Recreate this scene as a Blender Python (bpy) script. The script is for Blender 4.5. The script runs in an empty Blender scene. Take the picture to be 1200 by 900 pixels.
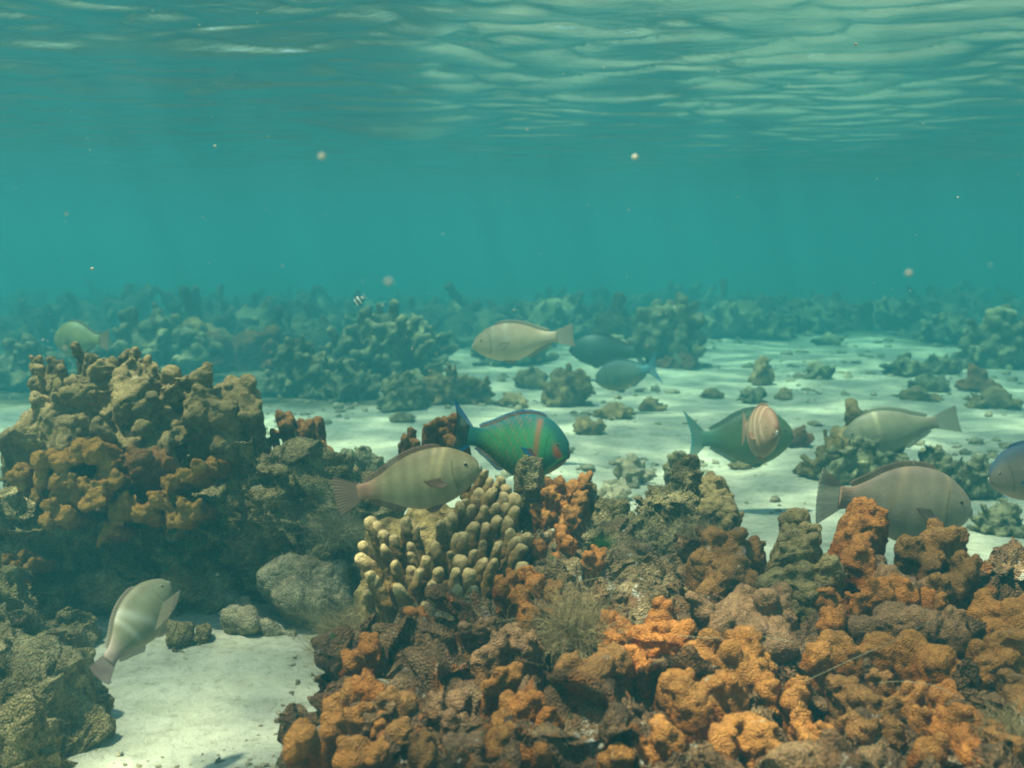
import bpy, math, random
import numpy as np
from mathutils import Matrix, Vector

# ---------------------------------------------------------------- camera
FPX = 1152.0                      # focal length in pixels of a 1200 px wide frame
PITCH = math.atan(140 / FPX)
CAMZ = 0.75
sc = bpy.context.scene
cam_d = bpy.data.cameras.new("camera")
cam = bpy.data.objects.new("camera", cam_d)
sc.collection.objects.link(cam)
cam.location = (0, 0, CAMZ)
cam.rotation_euler = (math.pi / 2 - PITCH, 0, 0)
cam_d.sensor_width = 36.0
cam_d.lens = 36.0 * FPX / 1200.0
cam_d.clip_start = 0.02
cam_d.clip_end = 400
cam_d.dof.use_dof = True
cam_d.dof.focus_distance = 1.9
cam_d.dof.aperture_fstop = 5.6
sc.camera = cam

# ---------------------------------------------------------------- world and sun
SUN_EL, SUN_AZ = math.radians(71), math.radians(250)   # azimuth clockwise from +Y (view direction)
w = bpy.data.worlds.new("World"); sc.world = w; w.use_nodes = True
nt = w.node_tree
bg = nt.nodes["Background"]
sky = nt.nodes.new("ShaderNodeTexSky"); sky.sky_type = 'NISHITA'; sky.sun_disc = False
sky.sun_elevation = SUN_EL; sky.sun_rotation = SUN_AZ
nt.links.new(sky.outputs[0], bg.inputs[0]); bg.inputs[1].default_value = 0.15
sd = bpy.data.lights.new("sun", 'SUN'); sd.energy = 5.0; sd.angle = math.radians(2.5); sd.color = (1.0, 0.88, 0.69)
sun = bpy.data.objects.new("sun", sd); sc.collection.objects.link(sun)
S = Vector((math.sin(SUN_AZ) * math.cos(SUN_EL), math.cos(SUN_AZ) * math.cos(SUN_EL), math.sin(SUN_EL)))
sun.rotation_euler = S.to_track_quat('Z', 'Y').to_euler()
sun.location = (0, 0, 6)
sc.view_settings.view_transform = 'Standard'
sc.view_settings.look = 'None'
sc.view_settings.exposure = 0.2
sc.view_settings.gamma = 1.0
sc.view_settings.use_curve_mapping = False
sc.render.engine = 'CYCLES'
cy = sc.cycles
cy.max_bounces = 8; cy.diffuse_bounces = 3; cy.glossy_bounces = 4; cy.transmission_bounces = 4
cy.volume_bounces = 3; cy.transparent_max_bounces = 8
cy.use_denoising = True
cy.filter_width = 1.9
cy.sample_clamp_indirect = 6.0

# ---------------------------------------------------------------- helpers
CT, ST = math.cos(PITCH), math.sin(PITCH)
def P(px, py, d):
    """world point seen at pixel (px, py) of the 1200x900 photograph, d metres ahead"""
    X = (px - 600) / FPX * d; Y = (450 - py) / FPX * d
    return np.array([X, Y * ST + d * CT, CAMZ + Y * CT - d * ST])
def gdepth(py, z=0.0):
    return (CAMZ - z) / (ST - CT * (450 - py) / FPX)

_rg = np.random.RandomState(7)
_perm = _rg.permutation(256); _perm = np.concatenate([_perm, _perm, _perm])
_grad = _rg.normal(size=(256, 3)); _grad /= np.linalg.norm(_grad, axis=1)[:, None]
def perlin(p):
    p = np.asarray(p, float)
    i = np.floor(p).astype(int); f = p - i; i = i & 255
    u = f * f * f * (f * (f * 6 - 15) + 10)
    def g(dx, dy, dz):
        h = _perm[_perm[_perm[(i[:, 0] + dx) & 255] + ((i[:, 1] + dy) & 255)] + ((i[:, 2] + dz) & 255)]
        return np.einsum('ij,ij->i', _grad[h], f - np.array([dx, dy, dz]))
    x0 = g(0,0,0) * (1-u[:,0]) + g(1,0,0) * u[:,0]
    x1 = g(0,1,0) * (1-u[:,0]) + g(1,1,0) * u[:,0]
    x2 = g(0,0,1) * (1-u[:,0]) + g(1,0,1) * u[:,0]
    x3 = g(0,1,1) * (1-u[:,0]) + g(1,1,1) * u[:,0]
    y0 = x0 * (1-u[:,1]) + x1 * u[:,1]; y1 = x2 * (1-u[:,1]) + x3 * u[:,1]
    return (y0 * (1-u[:,2]) + y1 * u[:,2]) * 1.6
def fbm(p, octs=3, gain=0.5):
    a, s, t = 1.0, 0, 0
    for k in range(octs):
        s = s + a * perlin(p * 2.03 ** k + 17.3 * k); t += a; a *= gain
    return s / t
def sstep(a, b, x):
    t = np.clip((x - a) / (b - a), 0, 1); return t * t * (3 - 2 * t)

def ground_z(x, y):
    x = np.asarray(x, float); y = np.asarray(y, float)
    p = np.stack([x.ravel(), y.ravel(), np.zeros(x.size)], 1)
    z = 0.030 * perlin(p * 0.9 + 3.1) + 0.012 * perlin(p * np.array([2.2, 3.0, 1]) + 9) + 0.004 * perlin(p * np.array([7, 11, 1]))
    r = 1 - np.abs(perlin(p * np.array([5.0, 12.0, 1]) + 31)); z = z + 0.004 * r
    return z.reshape(x.shape)

def raw_mesh(name, V, F, smooth=True):
    V = np.asarray(V, np.float32); F = np.asarray(F, np.int32)
    me = bpy.data.meshes.new(name)
    me.vertices.add(len(V)); me.vertices.foreach_set("co", V.ravel())
    n, k = F.shape
    me.loops.add(n * k); me.loops.foreach_set("vertex_index", F.ravel())
    me.polygons.add(n)
    me.polygons.foreach_set("loop_start", np.arange(0, n * k, k, dtype=np.int32))
    me.polygons.foreach_set("loop_total", np.full(n, k, np.int32))
    me.polygons.foreach_set("use_smooth", np.full(n, smooth))
    me.update(calc_edges=True)
    return me
def link(name, V, F, mat, loc=None, parent=None, tip=None, col=None, smooth=True):
    """V in world metres (or in the parent's own space when there is a parent)"""
    V = np.asarray(V, float)
    if loc is None: loc = np.zeros(3)
    me = raw_mesh(name, V - np.asarray(loc), F, smooth)
    me.materials.append(mat)
    if tip is not None:
        a = me.attributes.new("tip", 'FLOAT', 'POINT'); a.data.foreach_set("value", np.asarray(tip, np.float32))
    if col is not None:
        a = me.attributes.new("pigment", 'FLOAT_COLOR', 'POINT')
        c = np.concatenate([np.asarray(col, np.float32), np.ones((len(col), 1), np.float32)], 1)
        a.data.foreach_set("color", c.ravel())
    o = bpy.data.objects.new(name, me); sc.collection.objects.link(o)
    o.location = loc
    if parent is not None: o.parent = parent
    return o
def tag(o, label=None, cat=None, group=None, kind=None):
    if label: o["label"] = label
    if cat: o["category"] = cat
    if group: o["group"] = group
    if kind: o["kind"] = kind
    return o
def empty(name, loc):
    o = bpy.data.objects.new(name, None); sc.collection.objects.link(o); o.location = loc
    o.empty_display_size = 0.05
    return o

def _sphere(nu, nv):
    V = [(0, 0, 1)]
    for j in range(1, nv):
        t = math.pi * j / nv
        for i in range(nu):
            a = 2 * math.pi * i / nu
            V.append((math.sin(t) * math.cos(a), math.sin(t) * math.sin(a), math.cos(t)))
    V.append((0, 0, -1)); F = []
    for i in range(nu):
        k = (i + 1) % nu
        F.append((0, 1 + i, 1 + k, 1 + k))
        for j in range(nv - 2):
            a = 1 + j * nu
            F.append((a + i, a + nu + i, a + nu + k, a + k))
        a = 1 + (nv - 2) * nu
        F.append((a + i, len(V) - 1, len(V) - 1, a + k))
    return np.array(V), F
_SV, _SF = _sphere(12, 9)
_SFT = []
for f in _SF:
    g = list(dict.fromkeys(f))
    _SFT += [(g[0], g[1], g[2])] + ([(g[0], g[2], g[3])] if len(g) == 4 else [])
_SFT = np.array(_SFT)
def capsules(bl):
    Vs, Fs, o = [], [], 0
    for p0, p1, r0, r1 in bl:
        p0 = np.asarray(p0, float); p1 = np.asarray(p1, float)
        ax = p1 - p0; L = np.linalg.norm(ax)
        ax = ax / L if L > 1e-6 else np.array([0, 0, 1.0])
        t = np.array([1.0, 0, 0]) if abs(ax[0]) < .8 else np.array([0, 1.0, 0])
        u = np.cross(ax, t); u /= np.linalg.norm(u); v = np.cross(ax, u)
        up = (_SV[:, 2] > 1e-6)[:, None]
        loc = _SV[:, :1] * u + _SV[:, 1:2] * v + _SV[:, 2:] * ax
        Vs.append(np.where(up, p1 + loc * r1, p0 + loc * r0)); Fs.append(_SFT + o); o += len(_SV)
    return np.concatenate(Vs), np.concatenate(Fs)
_tmp = None
def fuse(bl, voxel, smooth_it=1):
    V, F = capsules(bl)
    me = raw_mesh("tmp", V, F)
    o = bpy.data.objects.new("tmp", me); sc.collection.objects.link(o)
    m = o.modifiers.new("r", 'REMESH'); m.mode = 'VOXEL'; m.voxel_size = voxel
    if smooth_it:
        s = o.modifiers.new("s", 'SMOOTH'); s.iterations = smooth_it; s.factor = 0.6
    dg = bpy.context.evaluated_depsgraph_get()
    ev = o.evaluated_get(dg); m2 = bpy.data.meshes.new_from_object(ev)
    n = len(m2.vertices); co = np.empty(n * 3, np.float32); m2.vertices.foreach_get("co", co)
    F = np.empty(len(m2.loops), np.int32); m2.loops.foreach_get("vertex_index", F)
    nr = np.empty(n * 3, np.float32); m2.vertex_normals.foreach_get("vector", nr)
    F = F.reshape(-1, 4)
    bpy.data.objects.remove(o); bpy.data.meshes.remove(me); bpy.data.meshes.remove(m2)
    return co.reshape(-1, 3).astype(float), F, nr.reshape(-1, 3).astype(float)
def normals(V, F):
    fn = np.cross(V[F[:, 1]] - V[F[:, 0]], V[F[:, 2]] - V[F[:, 0]])
    n = np.zeros_like(V)
    for k in range(F.shape[1]): np.add.at(n, F[:, k], fn)
    return n / (np.linalg.norm(n, axis=1)[:, None] + 1e-12)
def tipness(V, bl):
    t = np.zeros(len(V))
    if len(bl) > 1500: return t
    o = np.argsort(V[:, 0]); sx = V[o, 0]
    for p0, p1, r0, r1 in bl:
        p1 = np.asarray(p1, float); k = o[np.searchsorted(sx, p1[0] - 1.6 * r1):np.searchsorted(sx, p1[0] + 1.6 * r1)]
        if not len(k): continue
        D = V[k] - p1; m = (D * D).sum(1) < (1.6 * r1) ** 2
        k = k[m]; D = D[m]
        if not len(k): continue
        d = np.sqrt((D * D).sum(1)) / (r1 + 1e-6)
        ax = p1 - np.asarray(p0); ax = ax / (np.linalg.norm(ax) + 1e-6)
        t[k] = np.maximum(t[k], sstep(-0.5, 0.9, D @ ax / (r1 + 1e-6)) * sstep(1.6, 1.0, d))
    return t
def organic(bl, voxel, amp, freq, fine=0.0, ffreq=120, seed=0, smooth_it=1, wp=1.0):
    V, F, N = fuse(bl, voxel, smooth_it)
    tp = tipness(V, bl)
    q = V + seed * 3.7
    def warp(q, f, a):
        return a * np.stack([perlin(q * f + 11.3), perlin(q * f + 47.7), perlin(q * f + 83.1)], 1)
    V = V + warp(q, freq * .45, amp * 1.9 * wp) + warp(q, freq * 1.3, amp * .75 * wp ** 2)
    pits = 1 - 2 * np.abs(perlin(q * freq * 2.3 + 5)); V = V + N * (amp * fbm(q * freq, 3) - .30 * amp * np.clip(pits - .55, 0, 1) / .45)[:, None]
    if fine:
        V = V + N * (fine * .8 * perlin(q * ffreq))[:, None]
    return V, F, tp

# ---------------------------------------------------------------- materials
def nodes(name):
    m = bpy.data.materials.new(name); m.use_nodes = True
    nt = m.node_tree; b = nt.nodes["Principled BSDF"]
    return m, nt, b
def N(nt, t, **k):
    n = nt.nodes.new(t)
    for a, v in k.items():
        if a.startswith("i_"): n.inputs[a[2:]].default_value = v
        else: setattr(n, a, v)
    return n
def ramp(nt, src, stops):
    r = nt.nodes.new("ShaderNodeValToRGB"); e = r.color_ramp.elements
    while len(e) < len(stops): e.new(0.5)
    for el, (p, c) in zip(e, stops): el.position = p; el.color = tuple(c) + (1,)
    nt.links.new(src, r.inputs[0]); return r
def mixc(nt, fac, a, b, bt='MIX'):
    m = nt.nodes.new("ShaderNodeMix"); m.data_type = 'RGBA'; m.blend_type = bt
    for s, v in ((0, fac), (6, a), (7, b)):
        if hasattr(v, "is_linked") or hasattr(v, "links"): nt.links.new(v, m.inputs[s])
        elif isinstance(v, (int, float)): m.inputs[s].default_value = v
        else: m.inputs[s].default_value = tuple(v) + (1,)
    return m.outputs[2]
def bumpchain(nt, b, items):
    prev = None
    for src, dist, st in items:
        bp = nt.nodes.new("ShaderNodeBump"); bp.inputs["Distance"].default_value = dist; bp.inputs["Strength"].default_value = st
        nt.links.new(src, bp.inputs["Height"])
        if prev: nt.links.new(prev, bp.inputs["Normal"])
        prev = bp.outputs[0]
    nt.links.new(prev, b.inputs["Normal"])
    return prev
_mats = {}
def coral_mat(key, dark, mid, light, tip, tipamt=0.7, spots=None, polyp=260, patch=14, bump=1.0):
    """dark/mid/light: colour patches that follow noise; tip: pale growing tips, also painted sunlit highlights; spots: encrusting patches"""
    if key in _mats: return _mats[key]
    m, nt, b = nodes(key)
    tc = N(nt, "ShaderNodeTexCoord"); co = tc.outputs["Object"]
    n1 = N(nt, "ShaderNodeTexNoise", i_Scale=patch, i_Detail=6, i_Roughness=0.62); nt.links.new(co, n1.inputs[0])
    n2 = N(nt, "ShaderNodeTexNoise", i_Scale=patch * 7, i_Detail=5, i_Roughness=0.7); nt.links.new(co, n2.inputs[0])
    vo = N(nt, "ShaderNodeTexVoronoi", i_Scale=polyp); nt.links.new(co, vo.inputs[0])
    n3 = N(nt, "ShaderNodeTexNoise", i_Scale=polyp * 1.4, i_Detail=3); nt.links.new(co, n3.inputs[0])
    base = ramp(nt, n1.outputs[0], [(0.34, dark), (0.5, mid), (0.66, light)]).outputs[0]
    fine = ramp(nt, n2.outputs[0], [(0.3, (0.42, .40, .38)), (0.5, (1,) * 3), (0.7, (1.75, 1.65, 1.5))]).outputs[0]
    c = mixc(nt, 0.8, base, fine, 'MULTIPLY')
    pol = ramp(nt, vo.outputs["Distance"], [(0.0, (1.7, 1.55, 1.35)), (0.55, (0.55,) * 3)]).outputs[0]
    c = mixc(nt, 0.7, c, pol, 'MULTIPLY')
    at = N(nt, "ShaderNodeAttribute", attribute_name="tip")
    mu = N(nt, "ShaderNodeMath", operation='MULTIPLY'); nt.links.new(at.outputs["Fac"], mu.inputs[0]); mu.inputs[1].default_value = tipamt
    nb = N(nt, "ShaderNodeMapRange"); nt.links.new(n2.outputs[0], nb.inputs[0]); nb.inputs[1].default_value = .35; nb.inputs[2].default_value = .6
    nb.inputs[3].default_value = 0.45; nb.inputs[4].default_value = 1.0
    mu2 = N(nt, "ShaderNodeMath", operation='MULTIPLY'); nt.links.new(mu.outputs[0], mu2.inputs[0]); nt.links.new(nb.outputs[0], mu2.inputs[1])
    c = mixc(nt, mu2.outputs[0], c, tip)  # growth colour plus a sunlit look painted on the lobe ends
    if spots:
        for k, (sc_, lo, colr) in enumerate(spots):
            ns = N(nt, "ShaderNodeTexNoise", i_Scale=sc_, i_Detail=5, i_Roughness=0.65)
            mp = N(nt, "ShaderNodeMapping"); mp.inputs[1].default_value = (k * 3.1 + 5, 1.7 * k, 2.3); nt.links.new(co, mp.inputs[0]); nt.links.new(mp.outputs[0], ns.inputs[0])
            rr = N(nt, "ShaderNodeMapRange"); nt.links.new(ns.outputs[0], rr.inputs[0]); rr.inputs[1].default_value = lo; rr.inputs[2].default_value = lo + 0.07
            c = mixc(nt, rr.outputs[0], c, colr)
    nt.links.new(c, b.inputs["Base Color"])
    b.inputs["Roughness"].default_value = 0.85; b.inputs["Specular IOR Level"].default_value = 0.15
    bumpchain(nt, b, [(n2.outputs[0], 0.004 * bump, 0.7), (n3.outputs[0], 0.0015 * bump, 0.6), (vo.outputs["Distance"], -0.0035 * bump, 1.0)])
    _mats[key] = m; return m

PINK = (0.26, 0.14, 0.12); WHITE = (0.62, 0.56, 0.44); GREEN = (0.06, 0.10, 0.03); CREAM = (0.62, 0.50, 0.30)
M_orange = lambda: coral_mat("orange_brown_coral", (0.10, 0.030, 0.007), (0.36, 0.105, 0.014), (0.50, 0.18, 0.028), (0.72, 0.33, 0.09), 0.6, [(22, 0.68, (.5, .40, .26))], polyp=430)
M_rust = lambda: coral_mat("rusty_coral", (0.12, 0.028, 0.006), (0.42, 0.105, 0.014), (0.62, 0.19, 0.026), (0.78, 0.32, 0.08), 0.6, [(16, 0.68, PINK)], polyp=430)
M_brown = lambda: coral_mat("brown_coral", (0.065, 0.026, 0.008), (0.21, 0.080, 0.020), (0.36, 0.15, 0.040), (0.52, 0.25, 0.08), 0.6, [(18, 0.64, (0.26, 0.18, 0.13))], polyp=430)
M_pinkgrey = lambda: coral_mat("pinkish_crusted_coral", (0.07, 0.032, 0.013), (0.24, 0.11, 0.040), (0.42, 0.19, 0.07), (0.52, 0.29, 0.15), 0.5, [(20, 0.62, PINK), (26, 0.64, GREEN), (34, .66, WHITE)], polyp=430)
M_olive = lambda: coral_mat("olive_leather_coral", (0.11, 0.07, 0.025), (0.30, 0.20, 0.07), (0.52, 0.36, 0.15), (0.50, 0.36, 0.17), 0.5, [(14, 0.66, CREAM)], polyp=430)
M_gold = lambda: coral_mat("golden_knob_coral", (0.20, 0.07, 0.012), (0.45, 0.18, 0.026), (0.60, 0.25, 0.035), (0.74, 0.40, 0.10), 0.6, polyp=430)
M_rock = lambda: coral_mat("reef_rock", (0.10, 0.06, 0.025), (0.33, 0.19, 0.075), (0.60, 0.40, 0.20), (0.3, 0.24, 0.16), 0.2, [(12, 0.58, (0.27, 0.12, 0.05)), (30, 0.6, WHITE), (17, 0.62, PINK), (24, 0.62, GREEN)], patch=18, bump=1.6)
M_turfrock = lambda: coral_mat("turf_covered_rock", (0.16, 0.115, 0.045), (0.40, 0.29, 0.12), (0.64, 0.50, 0.26), (0.3, 0.26, 0.16), 0.2, [(30, 0.62, (0.40, 0.34, 0.22)), (22, 0.66, GREEN), (9, 0.60, (0.30, 0.17, 0.07))], patch=22, bump=1.8)
M_frontrock = lambda: coral_mat("rusty_reef_rock", (0.055, 0.026, 0.012), (0.20, 0.095, 0.036), (0.42, 0.24, 0.11), (0.3, 0.2, 0.12), 0.2, [(12, 0.56, (0.34, 0.11, 0.025)), (30, 0.62, WHITE), (17, 0.64, PINK), (24, 0.65, GREEN)], patch=18, bump=1.4)
M_pale = lambda: coral_mat("pale_boulder", (0.24, 0.19, 0.11), (0.38, 0.31, 0.19), (0.52, 0.44, 0.29), (0.46, 0.4, 0.3), 0.2, patch=9, bump=0.8)
M_farbrown = lambda: coral_mat("dark_brown_reef_coral", (0.045, 0.04, 0.02), (0.11, 0.1, 0.05), (0.2, 0.17, 0.085), (0.36, 0.33, 0.18), 0.7, [(5, 0.6, (0.17, 0.09, 0.035))], polyp=90, patch=5)  # dark brown pigment, used mostly on the farther corals
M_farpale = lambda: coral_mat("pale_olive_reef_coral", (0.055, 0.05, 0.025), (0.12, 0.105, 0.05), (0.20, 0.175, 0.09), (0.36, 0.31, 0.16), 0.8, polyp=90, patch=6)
M_finger = lambda: coral_mat("tan_finger_coral", (0.20, 0.10, 0.028), (0.27, 0.145, 0.04), (0.34, 0.19, 0.06), (0.64, 0.44, 0.21), 0.95, polyp=420, patch=18, bump=0.45)

def plain_mat(name, c, rough=0.8, var=0.4, scale=40, transl=0.0):
    if name in _mats: return _mats[name]
    m, nt, b = nodes(name)
    tc = N(nt, "ShaderNodeTexCoord")
    n = N(nt, "ShaderNodeTexNoise", i_Scale=scale, i_Detail=4); nt.links.new(tc.outputs["Object"], n.inputs[0])
    lo = tuple(x * (1 - var) for x in c); hi = tuple(min(1, x * (1 + var)) for x in c)
    nt.links.new(ramp(nt, n.outputs[0], [(0.35, lo), (0.65, hi)]).outputs[0], b.inputs["Base Color"])
    b.inputs["Roughness"].default_value = rough; b.inputs["Specular IOR Level"].default_value = 0.2
    _mats[name] = m; return m

# sand
def sand_mat():
    m, nt, b = nodes("coral_sand")
    tc = N(nt, "ShaderNodeTexCoord"); co = tc.outputs["Object"]
    n1 = N(nt, "ShaderNodeTexNoise", i_Scale=2.2, i_Detail=7, i_Roughness=0.62); nt.links.new(co, n1.inputs[0])
    n2 = N(nt, "ShaderNodeTexNoise", i_Scale=45, i_Detail=6, i_Roughness=0.75); nt.links.new(co, n2.inputs[0])
    n3 = N(nt, "ShaderNodeTexNoise", i_Scale=420, i_Detail=3); nt.links.new(co, n3.inputs[0])
    mp = N(nt, "ShaderNodeMapping"); mp.inputs[3].default_value = (2.5, 6.5, 1); nt.links.new(co, mp.inputs[0])
    n4 = N(nt, "ShaderNodeTexNoise", i_Scale=2.4, i_Detail=5, i_Roughness=0.6, i_Distortion=0.6); nt.links.new(mp.outputs[0], n4.inputs[0])
    c = ramp(nt, n1.outputs[0], [(0.3, (0.42, 0.38, 0.29)), (0.6, (0.56, 0.52, 0.40))]).outputs[0]
    c = mixc(nt, 0.9, c, ramp(nt, n2.outputs[0], [(0.3, (0.58, 0.56, 0.50)), (0.48, (1, 1, 1)), (0.7, (1.16, 1.14, 1.1))]).outputs[0], 'MULTIPLY')
    c = mixc(nt, 0.45, c, ramp(nt, n4.outputs[0], [(0.38, (0.66, 0.66, 0.58)), (0.55, (1, 1, 1))]).outputs[0], 'MULTIPLY')
    c = mixc(nt, 0.6, c, ramp(nt, n3.outputs[0], [(0.3, (0.7, 0.67, 0.6)), (0.6, (1.08, 1.08, 1.05))]).outputs[0], 'MULTIPLY')
    at = N(nt, "ShaderNodeAttribute", attribute_name="tip")
    n5 = N(nt, "ShaderNodeTexNoise", i_Scale=9, i_Detail=6, i_Roughness=0.7); nt.links.new(co, n5.inputs[0])
    dark = ramp(nt, n5.outputs[0], [(0.35, (0.05, 0.04, 0.02)), (0.55, (0.13, 0.11, 0.06)), (0.7, (0.30, 0.26, 0.17))]).outputs[0]
    c = mixc(nt, at.outputs["Fac"], c, dark)
    nt.links.new(c, b.inputs["Base Color"]); b.inputs["Roughness"].default_value = 0.95; b.inputs["Specular IOR Level"].default_value = 0.1
    bumpchain(nt, b, [(n4.outputs[0], 0.03, 0.6), (n2.outputs[0], 0.012, 0.7), (n3.outputs[0], 0.002, 0.7)])
    return m

# ---------------------------------------------------------------- sea floor
def axis(dense0, dense1, step, far0, far1, grow=1.12):
    a = list(np.arange(dense0, dense1, step)); s = step
    while a[-1] < far1: s *= grow; a.append(a[-1] + s)
    s = step; f = [a[0]]
    while f[-1] > far0: s *= grow; f.append(f[-1] - s)
    return np.array(f[:0:-1] + a)
def grid(xs, ys):
    X, Y = np.meshgrid(xs, ys); nx, ny = len(xs), len(ys)
    i = np.arange(nx * ny).reshape(ny, nx)
    F = np.stack([i[:-1, :-1].ravel(), i[:-1, 1:].ravel(), i[1:, 1:].ravel(), i[1:, :-1].ravel()], 1)
    return X.ravel(), Y.ravel(), F
xs = axis(-2.2, 2.2, 0.014, -60, 60); ys = axis(0.9, 4.6, 0.012, -60, 62, 1.03)
X, Y, F = grid(xs, ys)
pn = perlin(np.stack([X * .8, Y * .8, X * 0 + 2], 1)) * 1.6
reef = np.maximum(sstep(8.0, 10.0, Y + pn - 1.2 * sstep(1, 2.5, X)), sstep(4.6, 5.6, Y + pn * .6) * sstep(.1, -.8, X + pn * .4))
reef = np.maximum(reef, np.maximum(sstep(-1.0, -2.5, Y), sstep(3.4, 4.4, np.abs(X) + pn * .5)))
so = link("sand", np.stack([X, Y, ground_z(X, Y)], 1), F, sand_mat(), tip=reef); tag(so, kind="structure")
so["label"] = "rippled pale coral sand of the sea floor"

# ---------------------------------------------------------------- water surface seen from below
SURF = CAMZ + 0.82
rs = np.random.RandomState(11)
def wave_z(X, Y):
    z = np.zeros_like(X)
    mask = 0.25 + 3.4 * sstep(.0, .5, perlin(np.stack([X * .6 + 8.1, Y * 1.1 + 5.2, X * 0 + 7.4], 1)))
    near = 1.25 * np.exp(-(np.hypot(X, Y) / 7.0) ** 2) + .15
    for k in range(46):
        lam = 0.36 * (7 ** rs.rand()); th = rs.normal(0, 0.85) + 0.1
        kx, ky = math.sin(th) * 2 * math.pi / lam, math.cos(th) * 2 * math.pi / lam
        amp = 0.0030 * lam ** 1.15 * (0.5 + rs.rand())
        ph = rs.rand() * 6.28
        fade = np.exp(-(np.hypot(X, Y - 2) * 0.045 / lam) ** 2)
        z += 0.42 * amp * np.sin(kx * X + ky * Y + ph) * fade * mask * near
    p = np.stack([X * 1.1, Y * 1.7, np.zeros_like(X)], 1)
    z += 0.032 * fbm(p, 2, 0.4) * near
    r = 1 - np.abs(fbm(np.stack([X * 1.7 + 5 + .3 * Y, Y * 2.9, X * 0 + 3.3], 1), 2, .45))
    z += 0.024 * r ** 8 * near
    return z
xs = axis(-5.5, 5.5, 0.032, -62, 62, 1.05); ys = axis(2.4, 11.0, 0.022, -62, 64, 1.05)
X, Y, F = grid(xs, ys)
m, nt, b = nodes("water_surface"); nt.nodes.remove(b)
out = nt.nodes["Material Output"]
tc = N(nt, "ShaderNodeTexCoord"); co = tc.outputs["Object"]
mp = N(nt, "ShaderNodeMapping"); mp.inputs[3].default_value = (1.0, 2.0, 1); mp.inputs[2].default_value = (0, 0, 0.15); nt.links.new(co, mp.inputs[0])
n1 = N(nt, "ShaderNodeTexNoise", i_Scale=11, i_Detail=6, i_Roughness=0.62, i_Distortion=0.5); nt.links.new(mp.outputs[0], n1.inputs[0])
bp = N(nt, "ShaderNodeBump"); bp.inputs["Distance"].default_value = 0.006; bp.inputs["Strength"].default_value = 0.8
nt.links.new(n1.outputs[0], bp.inputs["Height"])
fr = N(nt, "ShaderNodeFresnel", i_IOR=1.33); nt.links.new(bp.outputs[0], fr.inputs["Normal"])
gl = N(nt, "ShaderNodeBsdfGlossy", i_Roughness=0.015); gl.inputs[0].default_value = (0.78, 0.81, 0.81, 1); nt.links.new(bp.outputs[0], gl.inputs["Normal"])
tr = N(nt, "ShaderNodeBsdfTransparent")
# caustic light pattern painted into the transparent colour; no wave refraction
dn = N(nt, "ShaderNodeTexNoise", i_Scale=2.6, i_Detail=2); nt.links.new(co, dn.inputs[0])
va = N(nt, "ShaderNodeVectorMath", operation='SCALE'); nt.links.new(dn.outputs["Color"], va.inputs[0]); va.inputs["Scale"].default_value = 0.32
vb = N(nt, "ShaderNodeVectorMath", operation='ADD'); nt.links.new(va.outputs[0], vb.inputs[0]); nt.links.new(co, vb.inputs[1])
vo = N(nt, "ShaderNodeTexVoronoi", feature='SMOOTH_F1', i_Scale=3.4, i_Smoothness=0.35); nt.links.new(vb.outputs[0], vo.inputs[0])
vo2 = N(nt, "ShaderNodeTexVoronoi", feature='SMOOTH_F1', i_Scale=8.5, i_Smoothness=0.4); nt.links.new(vb.outputs[0], vo2.inputs[0])
r1 = ramp(nt, vo.outputs["Distance"], [(0.0, (0.60,) * 3), (0.40, (0.78,) * 3), (0.58, (1.25,) * 3), (0.75, (2.1,) * 3)])
r2 = ramp(nt, vo2.outputs["Distance"], [(0.0, (0.82,) * 3), (0.45, (0.95,) * 3), (0.75, (1.5,) * 3)])
nt.links.new(mixc(nt, 1.0, r1.outputs[0], r2.outputs[0], 'MULTIPLY'), tr.inputs[0])
mx = N(nt, "ShaderNodeMixShader"); nt.links.new(fr.outputs[0], mx.inputs[0]); nt.links.new(tr.outputs[0], mx.inputs[1]); nt.links.new(gl.outputs[0], mx.inputs[2])
nt.links.new(mx.outputs[0], out.inputs["Surface"])
wo = link("water_surface", np.stack([X, Y, SURF + wave_z(X, Y)], 1), F, m); tag(wo, kind="structure")
wo["label"] = "rippled underside of the water surface"

# ---------------------------------------------------------------- haze (the cloudy sea water itself)
bm = _sphere(4, 2)
hx, hy0, hy1, hz0, hz1 = 48, -48, 48, -1.15, SURF + 0.22
hv = [(sx * hx, yy, zz) for zz in (hz0, hz1) for (sx, yy) in ((-1, hy0), (1, hy0), (1, hy1), (-1, hy1))]
hf = [(0, 3, 2, 1), (4, 5, 6, 7), (0, 1, 5, 4), (1, 2, 6, 5), (2, 3, 7, 6), (3, 0, 4, 7)]
mh = bpy.data.materials.new("haze"); mh.use_nodes = True; nt = mh.node_tree
nt.nodes.remove(nt.nodes["Principled BSDF"])
pv = nt.nodes.new("ShaderNodeVolumePrincipled")
pv.inputs["Color"].default_value = (0.036, 0.175, 0.215, 1)
pv.inputs["Density"].default_value = 0.275
pv.inputs["Anisotropy"].default_value = 0.3
pv.inputs["Absorption Color"].default_value = (0.10, 0.50, 0.46, 1)
nt.links.new(pv.outputs[0], nt.nodes["Material Output"].inputs["Volume"])
ho = link("haze", hv, hf, mh, smooth=False); tag(ho, kind="stuff"); ho["label"] = "cloudy teal sea water"; 

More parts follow.
